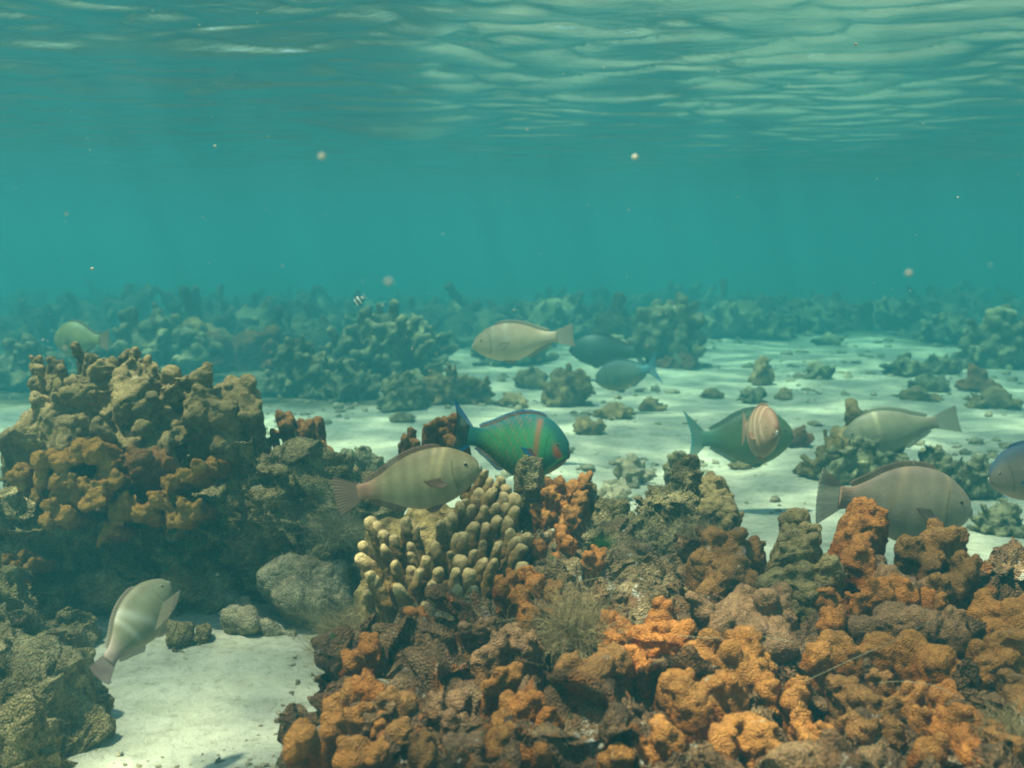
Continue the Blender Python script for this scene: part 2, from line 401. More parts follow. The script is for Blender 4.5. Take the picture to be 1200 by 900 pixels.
# ---------------------------------------------------------------- coral builders
JIT = 0.05
def knob(px, py, rpx, d0, lean=0.0, stem=0.13, rr=None, sub=8, back=0.03):
    """a rounded lobe whose tip is at the pixel, with a stem down into the reef and small bumps on the tip"""
    d = d0 + (R_.rand() - .5) * JIT; r = rpx * d / FPX
    T = P(px, py, d) + np.array([0, r * 0.6, 0])
    root = T + np.array([lean * stem, back + 0.3 * r, -stem])
    bl = [(root, T, r * 0.78, r * .92)]
    r *= .9
    for k in range(sub):
        a = R_.rand() * 6.28; e = R_.rand() * 1.5 - 0.35
        dv = np.array([math.cos(a) * math.cos(e), math.sin(a) * math.cos(e) - 0.35, math.sin(e)]); dv /= np.linalg.norm(dv)
        off = .55 + .45 * R_.rand(); lowr = np.array([0, 0, -stem * .45 * R_.rand()])
        if k % 2:
            dv = np.array([dv[0] * .8, dv[1] * .6, .75 + .3 * R_.rand()]); dv /= np.linalg.norm(dv); off = .80 + .35 * R_.rand(); lowr = lowr * 0
        bl.append((T + lowr * .6, T + lowr + dv * r * off, r * 0.5, r * (0.30 + 0.20 * R_.rand())))
    return bl
def bar(a, bq, d0, d1, rpx):
    p, q = P(*a, d0), P(*bq, d1); r = rpx * d0 / FPX; bl = []
    n = max(2, int(np.linalg.norm(q - p) / (r * 0.8)))
    for i in range(n + 1):
        c = p + (q - p) * i / n + R_.normal(size=3) * r * 0.22
        bl.append((c + np.array([0, r, -0.09]), c + np.array([0, r * .6, 0]), r, r * (0.8 + 0.35 * R_.rand())))
    return bl
R_ = np.random.RandomState(3)
def colony(name, bl, mat, label, cat, voxel=0.0034, amp=0.009, freq=24, fine=0.0019, ffreq=85, seed=1, group=None, parent=None):
    V, F, tp = organic(bl, voxel, amp, freq, fine, ffreq, seed, 1, .55)
    c = V.mean(0); base = np.array([c[0], c[1], V[:, 2].min()])
    o = link(name, V, F, mat, base, tip=tp)
    tag(o, label, cat, group)
    return o, V, F

# thin strands: turf and filaments
def strands(roots, dirs, length, r, seed=0, segs=4, curl=0.5):
    rs = np.random.RandomState(seed); n = len(roots)
    roots = np.asarray(roots, float); d = np.asarray(dirs, float)
    d = d / (np.linalg.norm(d, axis=1)[:, None] + 1e-9)
    L = length * (0.5 + rs.rand(n)); side = rs.normal(size=(n, 3)); side /= np.linalg.norm(side, axis=1)[:, None]
    V = np.zeros((n, segs + 1, 3, 3)); p = roots.copy()
    for s in range(segs + 1):
        u = np.cross(d, side); u /= np.linalg.norm(u, axis=1)[:, None] + 1e-9; v = np.cross(d, u)
        rad = r * (1 - 0.75 * s / segs)
        for k in range(3):
            a = 2.094 * k; V[:, s, k] = p + (u * math.cos(a) + v * math.sin(a)) * rad
        d = d + side * curl / segs + rs.normal(size=(n, 3)) * curl * 0.5 / segs; d /= np.linalg.norm(d, axis=1)[:, None]
        p = p + d * (L / segs)[:, None]
    F = []
    base = np.arange(n)[:, None] * (segs + 1) * 3
    for s in range(segs):
        for k in range(3):
            k2 = (k + 1) % 3
            F.append(np.concatenate([base + s * 3 + k, base + s * 3 + k2, base + (s + 1) * 3 + k2, base + (s + 1) * 3 + k], 1))
    return V.reshape(-1, 3), np.concatenate(F)
def turf_on(o, V, F, n, length, r, mat, seed, name="algae_turf", cond=None, stuff=True):
    rs = np.random.RandomState(seed); Nn = normals(V, F)
    idx = np.arange(len(V))
    ok = (Nn[:, 2] > -0.3)
    if cond is not None: ok &= cond(V)
    idx = idx[ok]; idx = rs.choice(idx, min(n, len(idx)), replace=False)
    d = Nn[idx] * 0.8 + np.array([0, 0, 0.5]) + rs.normal(size=(len(idx), 3)) * 0.5
    SV, SF = strands(V[idx] - Nn[idx] * 0.002, d, length, r, seed)
    c = link(name, SV - np.array(o.location), SF, mat, parent=o)
    if stuff: c["kind"] = "stuff"
    return c
def tuft(px, py, d, rpx, n, mat, label, length=0.05, seed=0, up=1.0):
    """a free-standing bushy tuft of filaments"""
    rs = np.random.RandomState(seed); c = P(px, py, d); r = rpx * d / FPX
    root = c + np.array([0, 0.0, -r * 0.8])
    dirs = rs.normal(size=(n, 3)) * np.array([1, 0.8, 0.5]) + np.array([0, -0.2, up])
    roots = root + rs.normal(size=(n, 3)) * r * np.array([0.4, 0.3, 0.2])
    V, F = strands(roots, dirs, r * 1.5, 0.0005, seed, segs=5, curl=1.6)
    V2, F2 = strands(V[rs.choice(len(V), n)], rs.normal(size=(n, 3)) + [0, -.2, .6], r * 0.8, 0.0004, seed + 1, segs=4, curl=1.8)
    V, F = np.concatenate([V, V2]), np.concatenate([F, F2 + len(V)])
    o = link("algae_tuft", V, F, mat, root); tag(o, label, "algae")
    return o
M_algae = plain_mat("brown_filament_algae", (0.34, 0.24, 0.11), 0.8, 0.35, 30)
M_turf = plain_mat("grey_olive_turf", (0.30, 0.25, 0.13), 0.9, 0.45, 20)
M_green = plain_mat("green_algae", (0.05, 0.16, 0.03), 0.7, 0.5, 40)
M_wisp = plain_mat("pale_filament", (0.40, 0.36, 0.22), 0.8, 0.2, 20)

# ================================================================ near right massif
def dF(y): return 1.05 + (900 - y) * 0.0023
def kF(x, y, r, **k): return knob(x, y, r, dF(y) + k.pop('dd', 0), **k)
# the rock that carries it
bl = []
R_ = np.random.RandomState(5)
for i in range(330):
    x = 400 + 900 * R_.rand(); y = 640 + 340 * R_.rand()
    lim = 700 if x < 800 else 640
    if x < 620: lim = 735
    if y < lim: continue
    d = dF(y) + 0.05 + 0.03 * R_.rand(); r = (0.020 + 0.035 * R_.rand())
    T = P(x, y + 34, d)
    bl.append((T + np.array([0, 0.02, -0.22]), T, r * 1.6, r))
    for k in range(2):
        q = T + R_.normal(size=3) * r * 0.7; bl.append((T, q, r * .6, r * .45))
V, F, tp = organic(bl, 0.0045, 0.024, 30, 0.005, 90, 2)
keep = V[:, 2] > -0.25
rock = link("reef_rock", V, F, M_frontrock(), (0.3, 1.3, 0.0), tip=tp)
tag(rock, "low craggy reef rock under the orange brown corals, filling the lower right", "reef rock")
turf_on(rock, V, F, 5000, 0.009, 0.0006, M_turf, 4)

def mk(name, ks, mat, label, cat="coral", dd=0.0, **kw):
    bl = []
    for k in ks:
        if len(k) == 3: bl += kF(k[0], k[1], k[2] * (.85 + .5 * R_.rand()), dd=dd, lean=0.3 * (R_.rand() - .5))
        else: bl += bar(k[0:2], k[2:4], dF(k[1]) + dd, dF(k[3]) + dd, k[4])
    return colony(name, bl, mat, label, cat, **kw)
R_ = np.random.RandomState(21)
mk("knob_coral", [(407,780,18),(433,760,13),(430,797,15),(443,813,12),(422,808,14)], M_rust(), "small rusty coral clump with rounded lobes at the sand edge, just above the lowest lobes", seed=1)
mk("knob_coral", [(413,820,18),(390,832,14),(417,850,20),(437,867,15),(353,887,20),(413,893,17),(442,890,18),(385,860,15)], M_orange(), "pale tipped orange brown coral at the sand's bottom edge, lobes spilling leftwards", seed=2)
mk("knob_coral", [(470,838,28),(493,880,17),(468,870,20),(505,895,16)], M_brown(), "dark brown stubby coral column right of the lobes by the sand", seed=3)
mk("knob_coral", [(510,833,13),(535,830,15),(535,863,18),(545,895,23),(522,850,14)], M_pinkgrey(), "whitish crusted coral stump with one orange face, at the bottom edge left of centre", seed=4)
mk("knob_coral", [(575,813,13),(594,805,17),(587,853,14),(585,877,17),(600,830,14)], M_orange(), "upright tan tipped coral with stacked knobs, bottom centre", seed=5)
mk("knob_coral", [(625,835,25),(612,845,18),(645,850,16),(637,889,17),(610,890,14)], M_rust(), "bright orange domed coral knob with dark sides, bottom centre", seed=6)
mk("knob_coral", [(668,790,19),(693,815,26),(720,787,21),(700,795,18),(676,820,18)], M_brown(), "round brown coral lobes with a grey crusted cap, below the fuzzy tuft", seed=7)
mk("knob_coral", [(603,680,11),(618,678,11),(590,690,11),(630,688,11),(617,705,16),(621,727,14),(605,700,10)], M_rust(), "orange crusted coral tower topped by small round knobs beside the finger coral", seed=8, dd=0.03)
mk("knob_coral", [(647,700,15),(655,712,11)], M_brown(), "single smooth brown ball shaped coral right of the orange knobbed tower", seed=9, dd=0.03)
mk("knob_coral", [(490,733,14),(478,737,10),(500,740,9)], M_rust(), "little orange coral cap below the finger coral's lowest fingers", seed=10, dd=0.08)
mk("knob_coral", [(617,767,24),(600,757,16),(563,775,15),(570,738,16),(545,742,12),(585,760,14)], M_pinkgrey(), "mottled brown and pink coral hump under the orange knobbed tower", seed=11)
mk("knob_coral", [(723,737,18),(738,748,14),(712,748,14),(728,760,16)], M_rust(), "orange coral with a white bleached patch on top, beside the fuzzy tuft", seed=12)
mk("knob_coral", [(778,732,20),(757,748,16),(790,750,18),(778,794,13),(755,796,14),(770,765,15),(742,775,15)], M_rust(), "narrow speckled orange coral ridge left of the big double dome", seed=13)
mk("knob_coral", [(820,786,28),(874,798,30),(847,790,20),(797,822,30),(855,830,28),(820,840,28),(905,813,17),(897,790,18)], M_orange(), "big orange brown coral with two merged domes and drooping sides", seed=14)
mk("knob_coral", [(941,809,15),(938,830,15),(942,850,16),(970,862,18),(955,880,18),(985,885,18)], M_orange(), "slender upright coral finger rising between broad lobes in the right foreground", seed=15)
mk("knob_coral", [(786,874,26),(740,892,20),(768,890,16),(707,893,12),(728,890,13)], M_orange(), "pale topped round coral head cut by the bottom edge, right of centre", seed=16)
mk("knob_coral", [(874,872,26),(852,882,20),(893,880,20),(862,858,14),(880,855,13),(916,897,13)], M_orange(), "cream tipped coral head with crown of bumps at the bottom edge, under the double dome", seed=17)
mk("knob_coral", [(905,738,30),(868,729,26),(826,722,24),(915,762,20),(885,755,20),(848,742,16)], M_pinkgrey(), "grey crusted coral arch with brown right end above the double dome", seed=18)
mk("knob_coral", [(935,618,18),(930,640,22),(945,650,20),(922,655,16),(950,632,13)], M_olive(), "dark olive coral column at the crest of the right hand reef", seed=19)
mk("knob_coral", [(1016,604,19),(1029,612,16),(1000,626,20),(1010,645,20),(990,640,14),(1020,632,14),(1010,665,18)], M_rust(), "bright orange craggy coral peak in front of the big pinkish fish", seed=20)
mk("knob_coral", [(851,654,30),(886,662,22),(830,672,22),(860,680,24),(880,690,18),(838,700,18)], M_brown(), "dark brown craggy coral hump at the left end of the reef crest", seed=21)
mk("knob_coral", [(935,685,22),(920,700,20),(948,700,18),(974,679,20),(905,690,14),(940,670,12)], M_olive(), "greenish peaked coral with a round dark knob, middle of the crest", seed=22)
mk("knob_coral", [(1070,650,20),(1108,655,26),(1136,677,18),(1123,695,20),(1090,665,18),(1128,660,14),(1105,700,20)], M_brown(), "brown rounded coral at the right tip of the crest beside bright sand", seed=23)
mk("knob_coral", [(1008,660,1062,690,16),(1062,690,1098,694,15),(1030,668,16)], M_pinkgrey(), "pinkish crusted coral ridge slanting down behind the orange lobe", seed=24)
mk("knob_coral", [(1062,702,20),(1036,712,22),(1010,718,18),(1090,706,12),(966,715,22),(980,735,20)], M_rust(), "vivid orange lobed coral in the middle of the right hand reef", seed=25)
mk("knob_coral", [(1047,731,1133,754,20),(1127,738,18),(1010,740,1047,735,16)], M_pinkgrey(), "long grey backed coral ridge lying across the right hand reef", seed=26)
mk("knob_coral", [(1165,728,24),(1175,746,24),(1195,770,28),(1215,745,30),(1180,795,20),(1110,705,10)], M_orange(), "large smooth orange brown coral lobes at the right edge", seed=27)
mk("knob_coral", [(1112,708,14),(1125,712,13),(1160,722,16)], M_brown(), "low brown coral bump between the crest tip and the right edge lobes", seed=48, dd=0.05)
mk("knob_coral", [(1031,769,1123,792,22),(985,775,22),(962,780,18),(1004,780,20),(1154,780,20),(1163,800,18)], M_orange(), "long dark sided coral log with orange top in the right foreground", seed=28)
mk("knob_coral", [(1039,808,20),(993,815,18),(1018,838,22),(1040,848,26),(1000,850,18),(1052,870,20),(1015,870,20)], M_brown(), "brown coral lobes with grey caps in the right foreground", seed=29)
mk("knob_coral", [(1073,830,26),(1088,855,22),(1060,845,16),(1095,885,22)], M_orange(), "drooping tan topped coral lobe, second from the right in the front row", seed=30)
mk("knob_coral", [(1117,838,26),(1136,862,24),(1110,870,20),(1150,890,24),(1128,885,18)], M_rust(), "bright topped orange coral lobe, rightmost of the front row", seed=31)
mk("knob_coral", [(1180,890,28),(1215,860,28),(1205,820,24)], M_brown(), "dark weedy coral lump in the bottom right corner", seed=32)

# ================================================================ centre: finger coral
R_ = np.random.RandomState(9)
U = [(160,505),(185,520),(205,550),(215,600),(285,510),(325,525),(305,590),(310,622),(410,515),(435,505),(460,560),(475,450),(515,462),(445,612),(530,515),(560,575),(525,615),(605,500),(600,452),(585,402),(548,405),(602,376),(622,360),(636,388),(562,335),(585,362),(637,417),(668,427),(636,452),(672,467),(650,502),(657,547),(612,587),(680,572),(712,560),(697,592),(460,682),(385,732),(330,682),(303,668),(185,712),(150,757),(160,697),(265,742),(465,742),(420,812),(455,832),(378,768),(325,822),(520,742),(285,838),(345,868),(135,592),(130,640),(700,662),(500,430),(450,485),(560,460),(490,560),(390,590),(360,640),(240,560),(570,520),(400,680),(250,650),(480,640),(560,650),(600,640),(510,690),(360,800)]
root = P(515, 715, 1.86)
fc = empty("finger_coral", root + np.array([0, 0, -0.12])); L0 = np.array(fc.location)
tag(fc, "tan finger coral with dozens of upright pale tipped fingers, in the centre", "coral")
bb = []
for i in range(80):
    px = 440 + 165 * R_.rand(); py = 575 + 160 * R_.rand(); d = 1.98 - (py - 550) * 0.0017
    T = P(px, py + 26, d + .05); bb.append((T + np.array([0, 0.02, -0.2]), T, 0.045, 0.024 + .012 * R_.rand()))
V, F, tp = organic(bb, 0.006, 0.010, 30, 0, 100, 3)
link("base", V - L0, F, M_olive(), parent=fc, tip=tp * 0)
for _ in range(4000):
    u, v = 130 + 560 * R_.rand(), 400 + 440 * R_.rand()
    if v < 860 - 1.0 * u or v > 900 - .35 * u or len(U) >= 66: continue
    if min(math.hypot(u - a, v - b) for a, b in U) > 42: U.append((u, v))
for i, (u, v) in enumerate(U):
    px, py = 380 + u / 3, 440 + v / 3
    d = 1.93 - (py - 550) * 0.0018 + R_.normal() * 0.008
    r = (8.3 + 1.2 * R_.normal()) * d / FPX; r = max(0.011, r)
    T = P(px, py + 4, d)
    ax = (root + np.array([0, .05, -.1]) - T); ax /= np.linalg.norm(ax); ax = ax * np.array([.95, .15, .3]) + np.array([0, 0.06, -0.80]) + R_.normal(size=3) * 0.06; ax /= np.linalg.norm(ax)
    L = 0.15; mid = T + ax * L * 0.5 + R_.normal(size=3) * 0.006; en = T + ax * L
    fb = [(en, mid, r * 1.25, r * 1.1), (mid, T, r * 1.1, r * (.74 + .14 * R_.rand()))]
    if R_.rand() < 0.22:
        sd_ = R_.normal(size=3); sd_ /= np.linalg.norm(sd_); fb.append((mid, mid + sd_ * r * 1.3 - ax * 0.025, r * .6, r * .62))
    V, F, tp = organic(fb, 0.0034, 0.0028, 55, 0.0, 100, i, 2)
    h = np.clip(1 - ((V - T) @ ax + .008) / 0.034, 0, 1)
    link("finger", V - L0, F, M_finger(), parent=fc, tip=h ** 1.5)

# small branching coral behind the brown fish, orange coral, grey knob, mound
def near(name, items, mat, label, cat="coral", d0=2.0, slope=0.0, y0=600, **kw):
    bl = []
    st = kw.pop('stem', 0.12)
    bk = kw.pop('back', .03)
    for (x, y, r) in items: bl += knob(x, y, r * (.8 + .45 * R_.rand()), d0 - (y - y0) * slope, stem=st, back=bk, lean=0.2 * (R_.rand() - .5))
    return colony(name, bl, mat, label, cat, **kw)
near("branching_coral", [(468,520,6),(475,515,7),(485,508,8),(490,518,7),(503,500,6),(513,495,6),(523,493,6),(532,492,6),(507,514,6),(520,508,6),(513,522,7),(535,505,7),(528,520,8),(545,508,7),(540,525,8)], M_brown(), "small brown branching coral behind the brown striped fish's back", d0=2.15, y0=510, voxel=.004, seed=41)
near("branching_coral", [(628,570,8),(640,566,8),(630,584,8),(641,584,8),(630,600,8),(653,568,9),(650,590,9),(670,573,11),(662,590,10),(686,570,10),(682,588,10),(673,607,14),(680,600,10),(666,620,11),(640,610,9)], M_orange(), "orange brown coral with short columns just right of the finger coral", d0=1.95, slope=.0015, y0=570, stem=0.16, seed=42)
near("knob_coral", [(632,647,12),(666,640,12),(697,667,14),(687,663,12),(703,656,11),(668,668,8),(650,655,9),(658,630,10)], M_rust(), "broken chain of orange coral lumps below the short columned coral", d0=1.78, slope=.0015, y0=650, seed=43)
near("coral_rock", [(618,550,13),(630,547,9),(622,562,10),(612,556,8)], M_turfrock(), "grey fuzzy coral knob in front of the colourful fish's belly", d0=1.93, y0=550, seed=44, voxel=.0035, amp=.008)
o, V, F = near("coral_mound", [(801,562,15),(790,568,12),(816,568,11),(772,582,15),(783,597,17),(799,600,18),(808,616,20),(735,620,20),(753,634,20),(735,645,20),(781,645,22),(790,660,22),(766,658,20),(742,674,20),(707,602,15),(722,599,14),(705,622,15),(691,584,12),(700,640,14),(720,660,18),(812,640,20),(770,685,22),(800,690,22),(725,690,18),(830,650,18),(760,600,14)], M_turfrock(), "rough mound overgrown with grey green turf between the orange coral and the reef crest", "coral rock", d0=2.0, slope=.002, y0=570, seed=45, amp=0.014, freq=38, fine=.0025, stem=0.2)
turf_on(o, V, F, 5000, 0.014, 0.0006, M_turf, 8)
near("lobed_coral", [(838,574,13),(846,583,12),(832,583,12),(841,600,15),(855,605,11),(829,600,13),(850,592,11),(862,608,8),(845,612,11)], M_olive(), "tan lobed coral on the right shoulder of the overgrown mound", d0=1.93, slope=.0015, y0=590, seed=46, stem=0.08)
near("coral_rock", [(795,548,11),(797,540,9),(788,556,9)], M_farpale(), "stubby yellowish coral stump on the sand below the green fish's tail", d0=2.5, y0=550, seed=47)
# rock filling between mound, finger coral and the front massif
bl = []; R_ = np.random.RandomState(31)
for i in range(210):
    x = 440 + 420 * R_.rand(); y = 640 + 110 * R_.rand(); d = 1.98 - (y - 600) * .0034
    if x < 615 and y < 728: continue
    T = P(x, y + 10, d + .04); r = .018 + .03 * R_.rand()
    bl.append((T + np.array([0, .03, -.22]), T, r * 1.5, r))
V, F, tp = organic(bl, .005, .024, 30, .005, 90, 9)
o = link("reef_rock", V, F, M_rock(), (0, 1.7, 0), tip=tp)
tag(o, "pitted weedy reef rock joining the finger coral to the overgrown mound", "reef rock")
turf_on(o, V, F, 4200, 0.014, 0.0006, M_turf, 14)

# ================================================================ left coral stack
R_ = np.random.RandomState(12)
def dA(y): return 2.22 - (y - 410) / 110 * .14 if y < 520 else 2.08
up = [(42,432,13),(40,457,12),(38,473,12),(68,435,13),(60,455,18),(100,425,15),(110,438,18),(137,418,14),(120,432,14),(147,442,22),(180,434,14),(200,438,12),(173,449,22),(187,462,26),(150,467,30),(207,467,24),(215,450,14),(83,462,26),(100,465,20),(67,477,24),(60,500,32),(113,482,22),(140,485,22),(117,509,20),(143,505,20),(170,482,22),(167,502,24),(203,512,25),(190,495,20),(33,508,32),(18,522,26),(85,505,26),(90,530,24),(140,530,22),(180,530,24)]
bl = []; JIT = .15
for (x, y, r) in up + [(x_ + 9 * R_.normal(), y_ + 9 * R_.normal(), r_ * .45) for (x_, y_, r_) in up * 2]: bl += knob(x, y, r * .86, dA(y), stem=0.12, lean=0.25 * (R_.rand() - .5), sub=4)
o, V, F = colony("leather_coral", bl, M_olive(), "big dark olive coral with crumpled lobes, crowning the left hand reef", "coral", voxel=.0045, amp=.017, freq=17, fine=.002, seed=51); JIT = .05
turf_on(o, V, F, 2500, 0.008, 0.0005, M_turf, 24)
near("lobed_coral", [(277,474,25),(263,470,20),(288,490,18),(283,482,20)], M_olive(), "smooth tan boulder shaped coral lobe at the right shoulder of the left reef", d0=2.15, y0=480, seed=52, stem=.1, amp=.006)
near("lobed_coral", [(237,441,12),(233,458,16),(240,474,18),(228,490,20),(257,492,18),(217,525,20),(240,515,24),(272,505,16),(262,525,20),(225,470,12)], M_olive(), "tan knobbly coral between the olive lobes and the smooth tan boulder lobe", d0=2.13, y0=480, seed=53, stem=.14)
near("knob_coral", [(10,560,9),(23,555,9),(23,568,9),(43,541,13),(67,544,13),(87,532,15),(110,535,16),(123,548,14),(47,563,12),(63,570,11),(80,567,11),(97,570,11),(120,557,11),(132,567,12),(113,580,11),(67,583,14),(57,595,12),(53,613,12),(73,607,13),(88,583,13),(100,592,11),(40,578,10)], M_gold(), "golden orange coral shelf with many small round knobs, front left", d0=1.95, slope=.0004, y0=560, seed=54, stem=.035, back=.11)
near("knob_coral", [(133,602,13),(153,598,12),(163,604,10),(143,588,13),(117,632,7),(124,622,9),(180,588,14),(197,580,8),(195,594,8),(197,611,9),(213,594,12),(223,601,12),(205,610,10),(175,605,12),(213,557,9),(233,548,11),(245,543,9),(207,567,8),(222,560,9),(195,568,9)], M_gold(), "amber knobbly coral hanging under the olive lobes, right of the golden shelf", d0=1.97, slope=.0004, y0=580, seed=55, stem=.035, back=.11)
near("knob_coral", [(160,542,18),(180,542,15),(192,550,12),(145,550,12),(170,560,16)], M_brown(), "brown knobbed coral lobe wedged between the two golden colonies", d0=2.0, y0=550, seed=56, stem=.1)
near("knob_coral", [(5,655,6),(14,664,6),(24,652,5),(30,668,6),(10,675,6),(20,680,6),(36,660,5)], M_gold(), "tiny cluster of orange knobs at the left edge, low on the shaded rock", d0=1.95, y0=660, seed=57, stem=.035, back=.11, amp=.003)
near("branching_coral", [(328,489,7),(338,491,7),(334,500,9),(320,508,6),(353,495,6),(362,497,6),(372,497,7),(358,506,8),(350,512,8),(366,506,7),(345,520,9)], M_brown(), "little fan shaped branching coral standing against the sand right of the left reef", d0=2.2, y0=500, seed=58, stem=.07, amp=.003, voxel=.0035)
near("lobed_coral", [(380,540,15),(375,528,10),(386,550,11),(395,545,9)], M_orange(), "orange brown coral lobe at the right end of the left reef", d0=2.15, y0=540, seed=59, stem=.08)
near("lobed_coral", [(405,538,10),(398,548,9)], M_farbrown(), "small tan coral ball behind the brown striped fish's tail", d0=2.5, y0=540, seed=60)
near("lobed_coral", [(425,538,12),(436,548,10),(445,541,9),(418,550,10)], M_farpale(), "cluster of grey green coral balls above the brown striped fish's tail", d0=2.6, y0=540, seed=61)
bl = []; R_ = np.random.RandomState(61)
for (x0, x1, y0, y1, d0, d1, n, r0) in ((-60, 230, 540, 700, 2.30, 2.26, 120, .05), (230, 400, 515, 640, 2.22, 2.12, 110, .034), (-80, 240, 590, 690, 2.16, 2.08, 90, .04), (300, 440, 570, 628, 2.2, 2.1, 60, .03)):
    for i in range(n):
        y = y0 + (y1 - y0) * R_.rand(); x = x0 + (x1 - x0) * R_.rand()
        if y < 560 and x > 330 and x < 400 and y < 525: continue
        d = d0 + (d1 - d0) * R_.rand(); r = r0 * (.4 + .8 * R_.rand()); T = P(x, y + 8, d)
        bl.append((T + np.array([0, .04, -.16]), T, r * 1.4, r))
        bl.append((T, T + R_.normal(size=3) * r * .8, r * .6, r * .5))
V, F, tp = organic(bl, .005, .026, 26, .005, 90, 12)
o = link("reef_rock", V, F, M_turfrock(), (-.7, 2.3, 0), tip=tp)
tag(o, "shaggy turf covered rock carrying the left hand corals, dark under its overhang", "reef rock")
turf_on(o, V, F, 9000, 0.020, 0.0007, M_turf, 34)
turf_on(o, V, F, 700, 0.012, 0.0022, M_green, 35, name="green_algae", cond=lambda V: (np.hypot(V[:, 0] - P(232, 640, 2.1)[0], V[:, 2] - P(232, 640, 2.1)[2]) < 0.065))
# lower left rubble rock
bl = []
for i in range(90):
    x = -80 + 165 * R_.rand(); y = 690 + 175 * R_.rand()
    if x > 88 - max(0, (y - 800)) * .9: continue
    d = gdepth(y) - 0.16; r = .016 + .03 * R_.rand(); T = P(x, y, d)
    bl.append((T + np.array([0, .02, -.12]), T, r * 1.3, r)); bl.append((T, T + R_.normal(size=3) * r, r * .6, r * .5))
V, F, tp = organic(bl, .0045, .014, 34, .003, 100, 13)
o = link("reef_rock", V, F, M_turfrock(), P(20, 790, 1.8) * [1, 1, 0], tip=tp)
tag(o, "lumpy pale green rock in the bottom left corner beside the upright fish", "reef rock")
turf_on(o, V, F, 2500, 0.008, 0.0005, M_turf, 36)
bl = []
for i in range(70):
    x = 60 + 150 * R_.rand(); y = 655 + 55 * R_.rand(); d = gdepth(y) - 0.06; r = .012 + .022 * R_.rand(); T = P(x, y, d)
    if y > 700 and x > 190: continue
    bl.append((T + np.array([0, .02, -.1]), T, r * 1.3, r))
V, F, tp = organic(bl, .0045, .013, 40, .003, 100, 14)
o = link("reef_rock", V, F, M_turfrock(), P(130, 690, 2.2) * [1, 1, 0], tip=tp)
tag(o, "low crumbly rock shelf under the overhang, behind the upright fish's head", "reef rock")
turf_on(o, V, F, 2000, 0.010, 0.0005, M_turf, 37)

def boulder(pts, label, mat, seed, amp=.016, freq=11, name="boulder", turf=0, voxel=.005):
    bl = []
    for (x, y, rp, d) in pts:
        r = rp * d / FPX; T = P(x, y, d); bl.append((T + np.array([0, r * .5, -r * .5]), T, r, r))
    V, F, tp = organic(bl, voxel, amp, freq, .002, 80, seed, 4)
    c = V.mean(0); o = link(name, V, F, mat, (c[0], c[1], V[:, 2].min())); tag(o, label, "boulder" if name == "boulder" else "rock")
    if turf: turf_on(o, V, F, turf, .008, .0005, M_turf, seed)
    return o
boulder([(332,674,27,2.06),(355,678,31,2.06),(384,676,28,2.06),(343,700,27,2.02),(372,704,28,2.02),(398,694,20,2.04)], "smooth grey boulder resting on the sand left of the finger coral", M_pale(), 71, turf=700)
boulder([(268,688,16,2.2),(262,700,16,2.16),(276,705,15,2.16),(283,690,10,2.2)], "small rough rock on the sand left of the smooth grey boulder", M_pale(), 72, name="rock", turf=200)
boulder([(275,730,14,2.0),(295,735,16,2.0),(320,738,14,2.0),(345,738,12,2.0),(285,720,14,2.05)], "flat crusty rock slab at the foot of the smooth grey boulder", M_pale(), 73, name="rock", turf=300)
boulder([(195,745,12,1.95),(210,752,13,1.94),(228,760,12,1.92),(240,748,10,1.95),(232,772,9,1.9)], "low dark rubble heap on the sand right of the upright fish", M_turfrock(), 74, name="rock", amp=.02, freq=30, turf=300)
boulder([(205,697,10,2.2),(215,702,9,2.2),(225,690,8,2.25)], "flat stone on the sand beside the upright fish's head", M_turfrock(), 75, name="rock", turf=100)

# tufts and loose filaments
tuft(412, 742, 1.80, 32, 1300, M_algae, "large hazy brown algae tuft spilling onto the sand below the grey boulder", seed=81)
tuft(450, 728, 1.8, 26, 1000, M_algae, "brown algae tuft at the foot of the finger coral", seed=82)
tuft(675, 725, 1.42, 34, 800, M_algae, "fuzzy reddish brown algae ball among the orange corals, centre", seed=83)
tuft(822, 622, 1.78, 20, 500, M_algae, "hazel algae tuft hanging on the overgrown mound's right side", seed=84)
tuft(1182, 862, 1.1, 34, 700, M_algae, "wiry brown algae tuft in the bottom right corner", seed=85)
tuft(540, 715, 1.62, 22, 350, M_turf, "thin grey algae wisps right below the finger coral", seed=86)
tuft(398, 612, 2.05, 22, 700, M_turf, "woolly grey green algae between the left reef and the finger coral", seed=87)
tuft(340, 600, 2.12, 20, 500, M_turf, "shaggy grey algae above the smooth grey boulder", seed=88)
tuft(705, 632, 1.80, 11, 90, M_green, "bright green algae sprig on the overgrown mound", seed=89)
def filament(pts, label):
    q = np.array([P(x, y, dF(y) - dd) for (x, y, dd) in pts]); n = 40
    t = np.linspace(0, len(q) - 1, n); c = np.stack([np.interp(t, range(len(q)), q[:, k]) for k in range(3)], 1)
    for _ in range(6): c[1:-1] = (c[:-2] + c[2:]) / 2
    V = []; F = []
    for i in range(n):
        for k in range(4): a = 1.57 * k; V.append(c[i] + np.array([0, math.cos(a), math.sin(a)]) * .00035)
    for i in range(n - 1):
        for k in range(4): F.append((i * 4 + k, i * 4 + (k + 1) % 4, i * 4 + 4 + (k + 1) % 4, i * 4 + 4 + k))
    o = link("algae_filament", V, F, M_wisp, c[0]); tag(o, label, "algae")
filament([(795,745,.07),(840,748,.07),(885,744,.06),(930,752,.05)], "thin pale thread of algae across the grey crusted arch")
filament([(940,800,.05),(1000,772,.08),(1050,750,.07),(1090,728,.07)], "long thin algae thread slanting up across the right hand corals")
filament([(1030,800,.08),(1060,798,.08),(1095,803,.08),(1130,820,.07)], "short curved algae thread over the dark coral log")

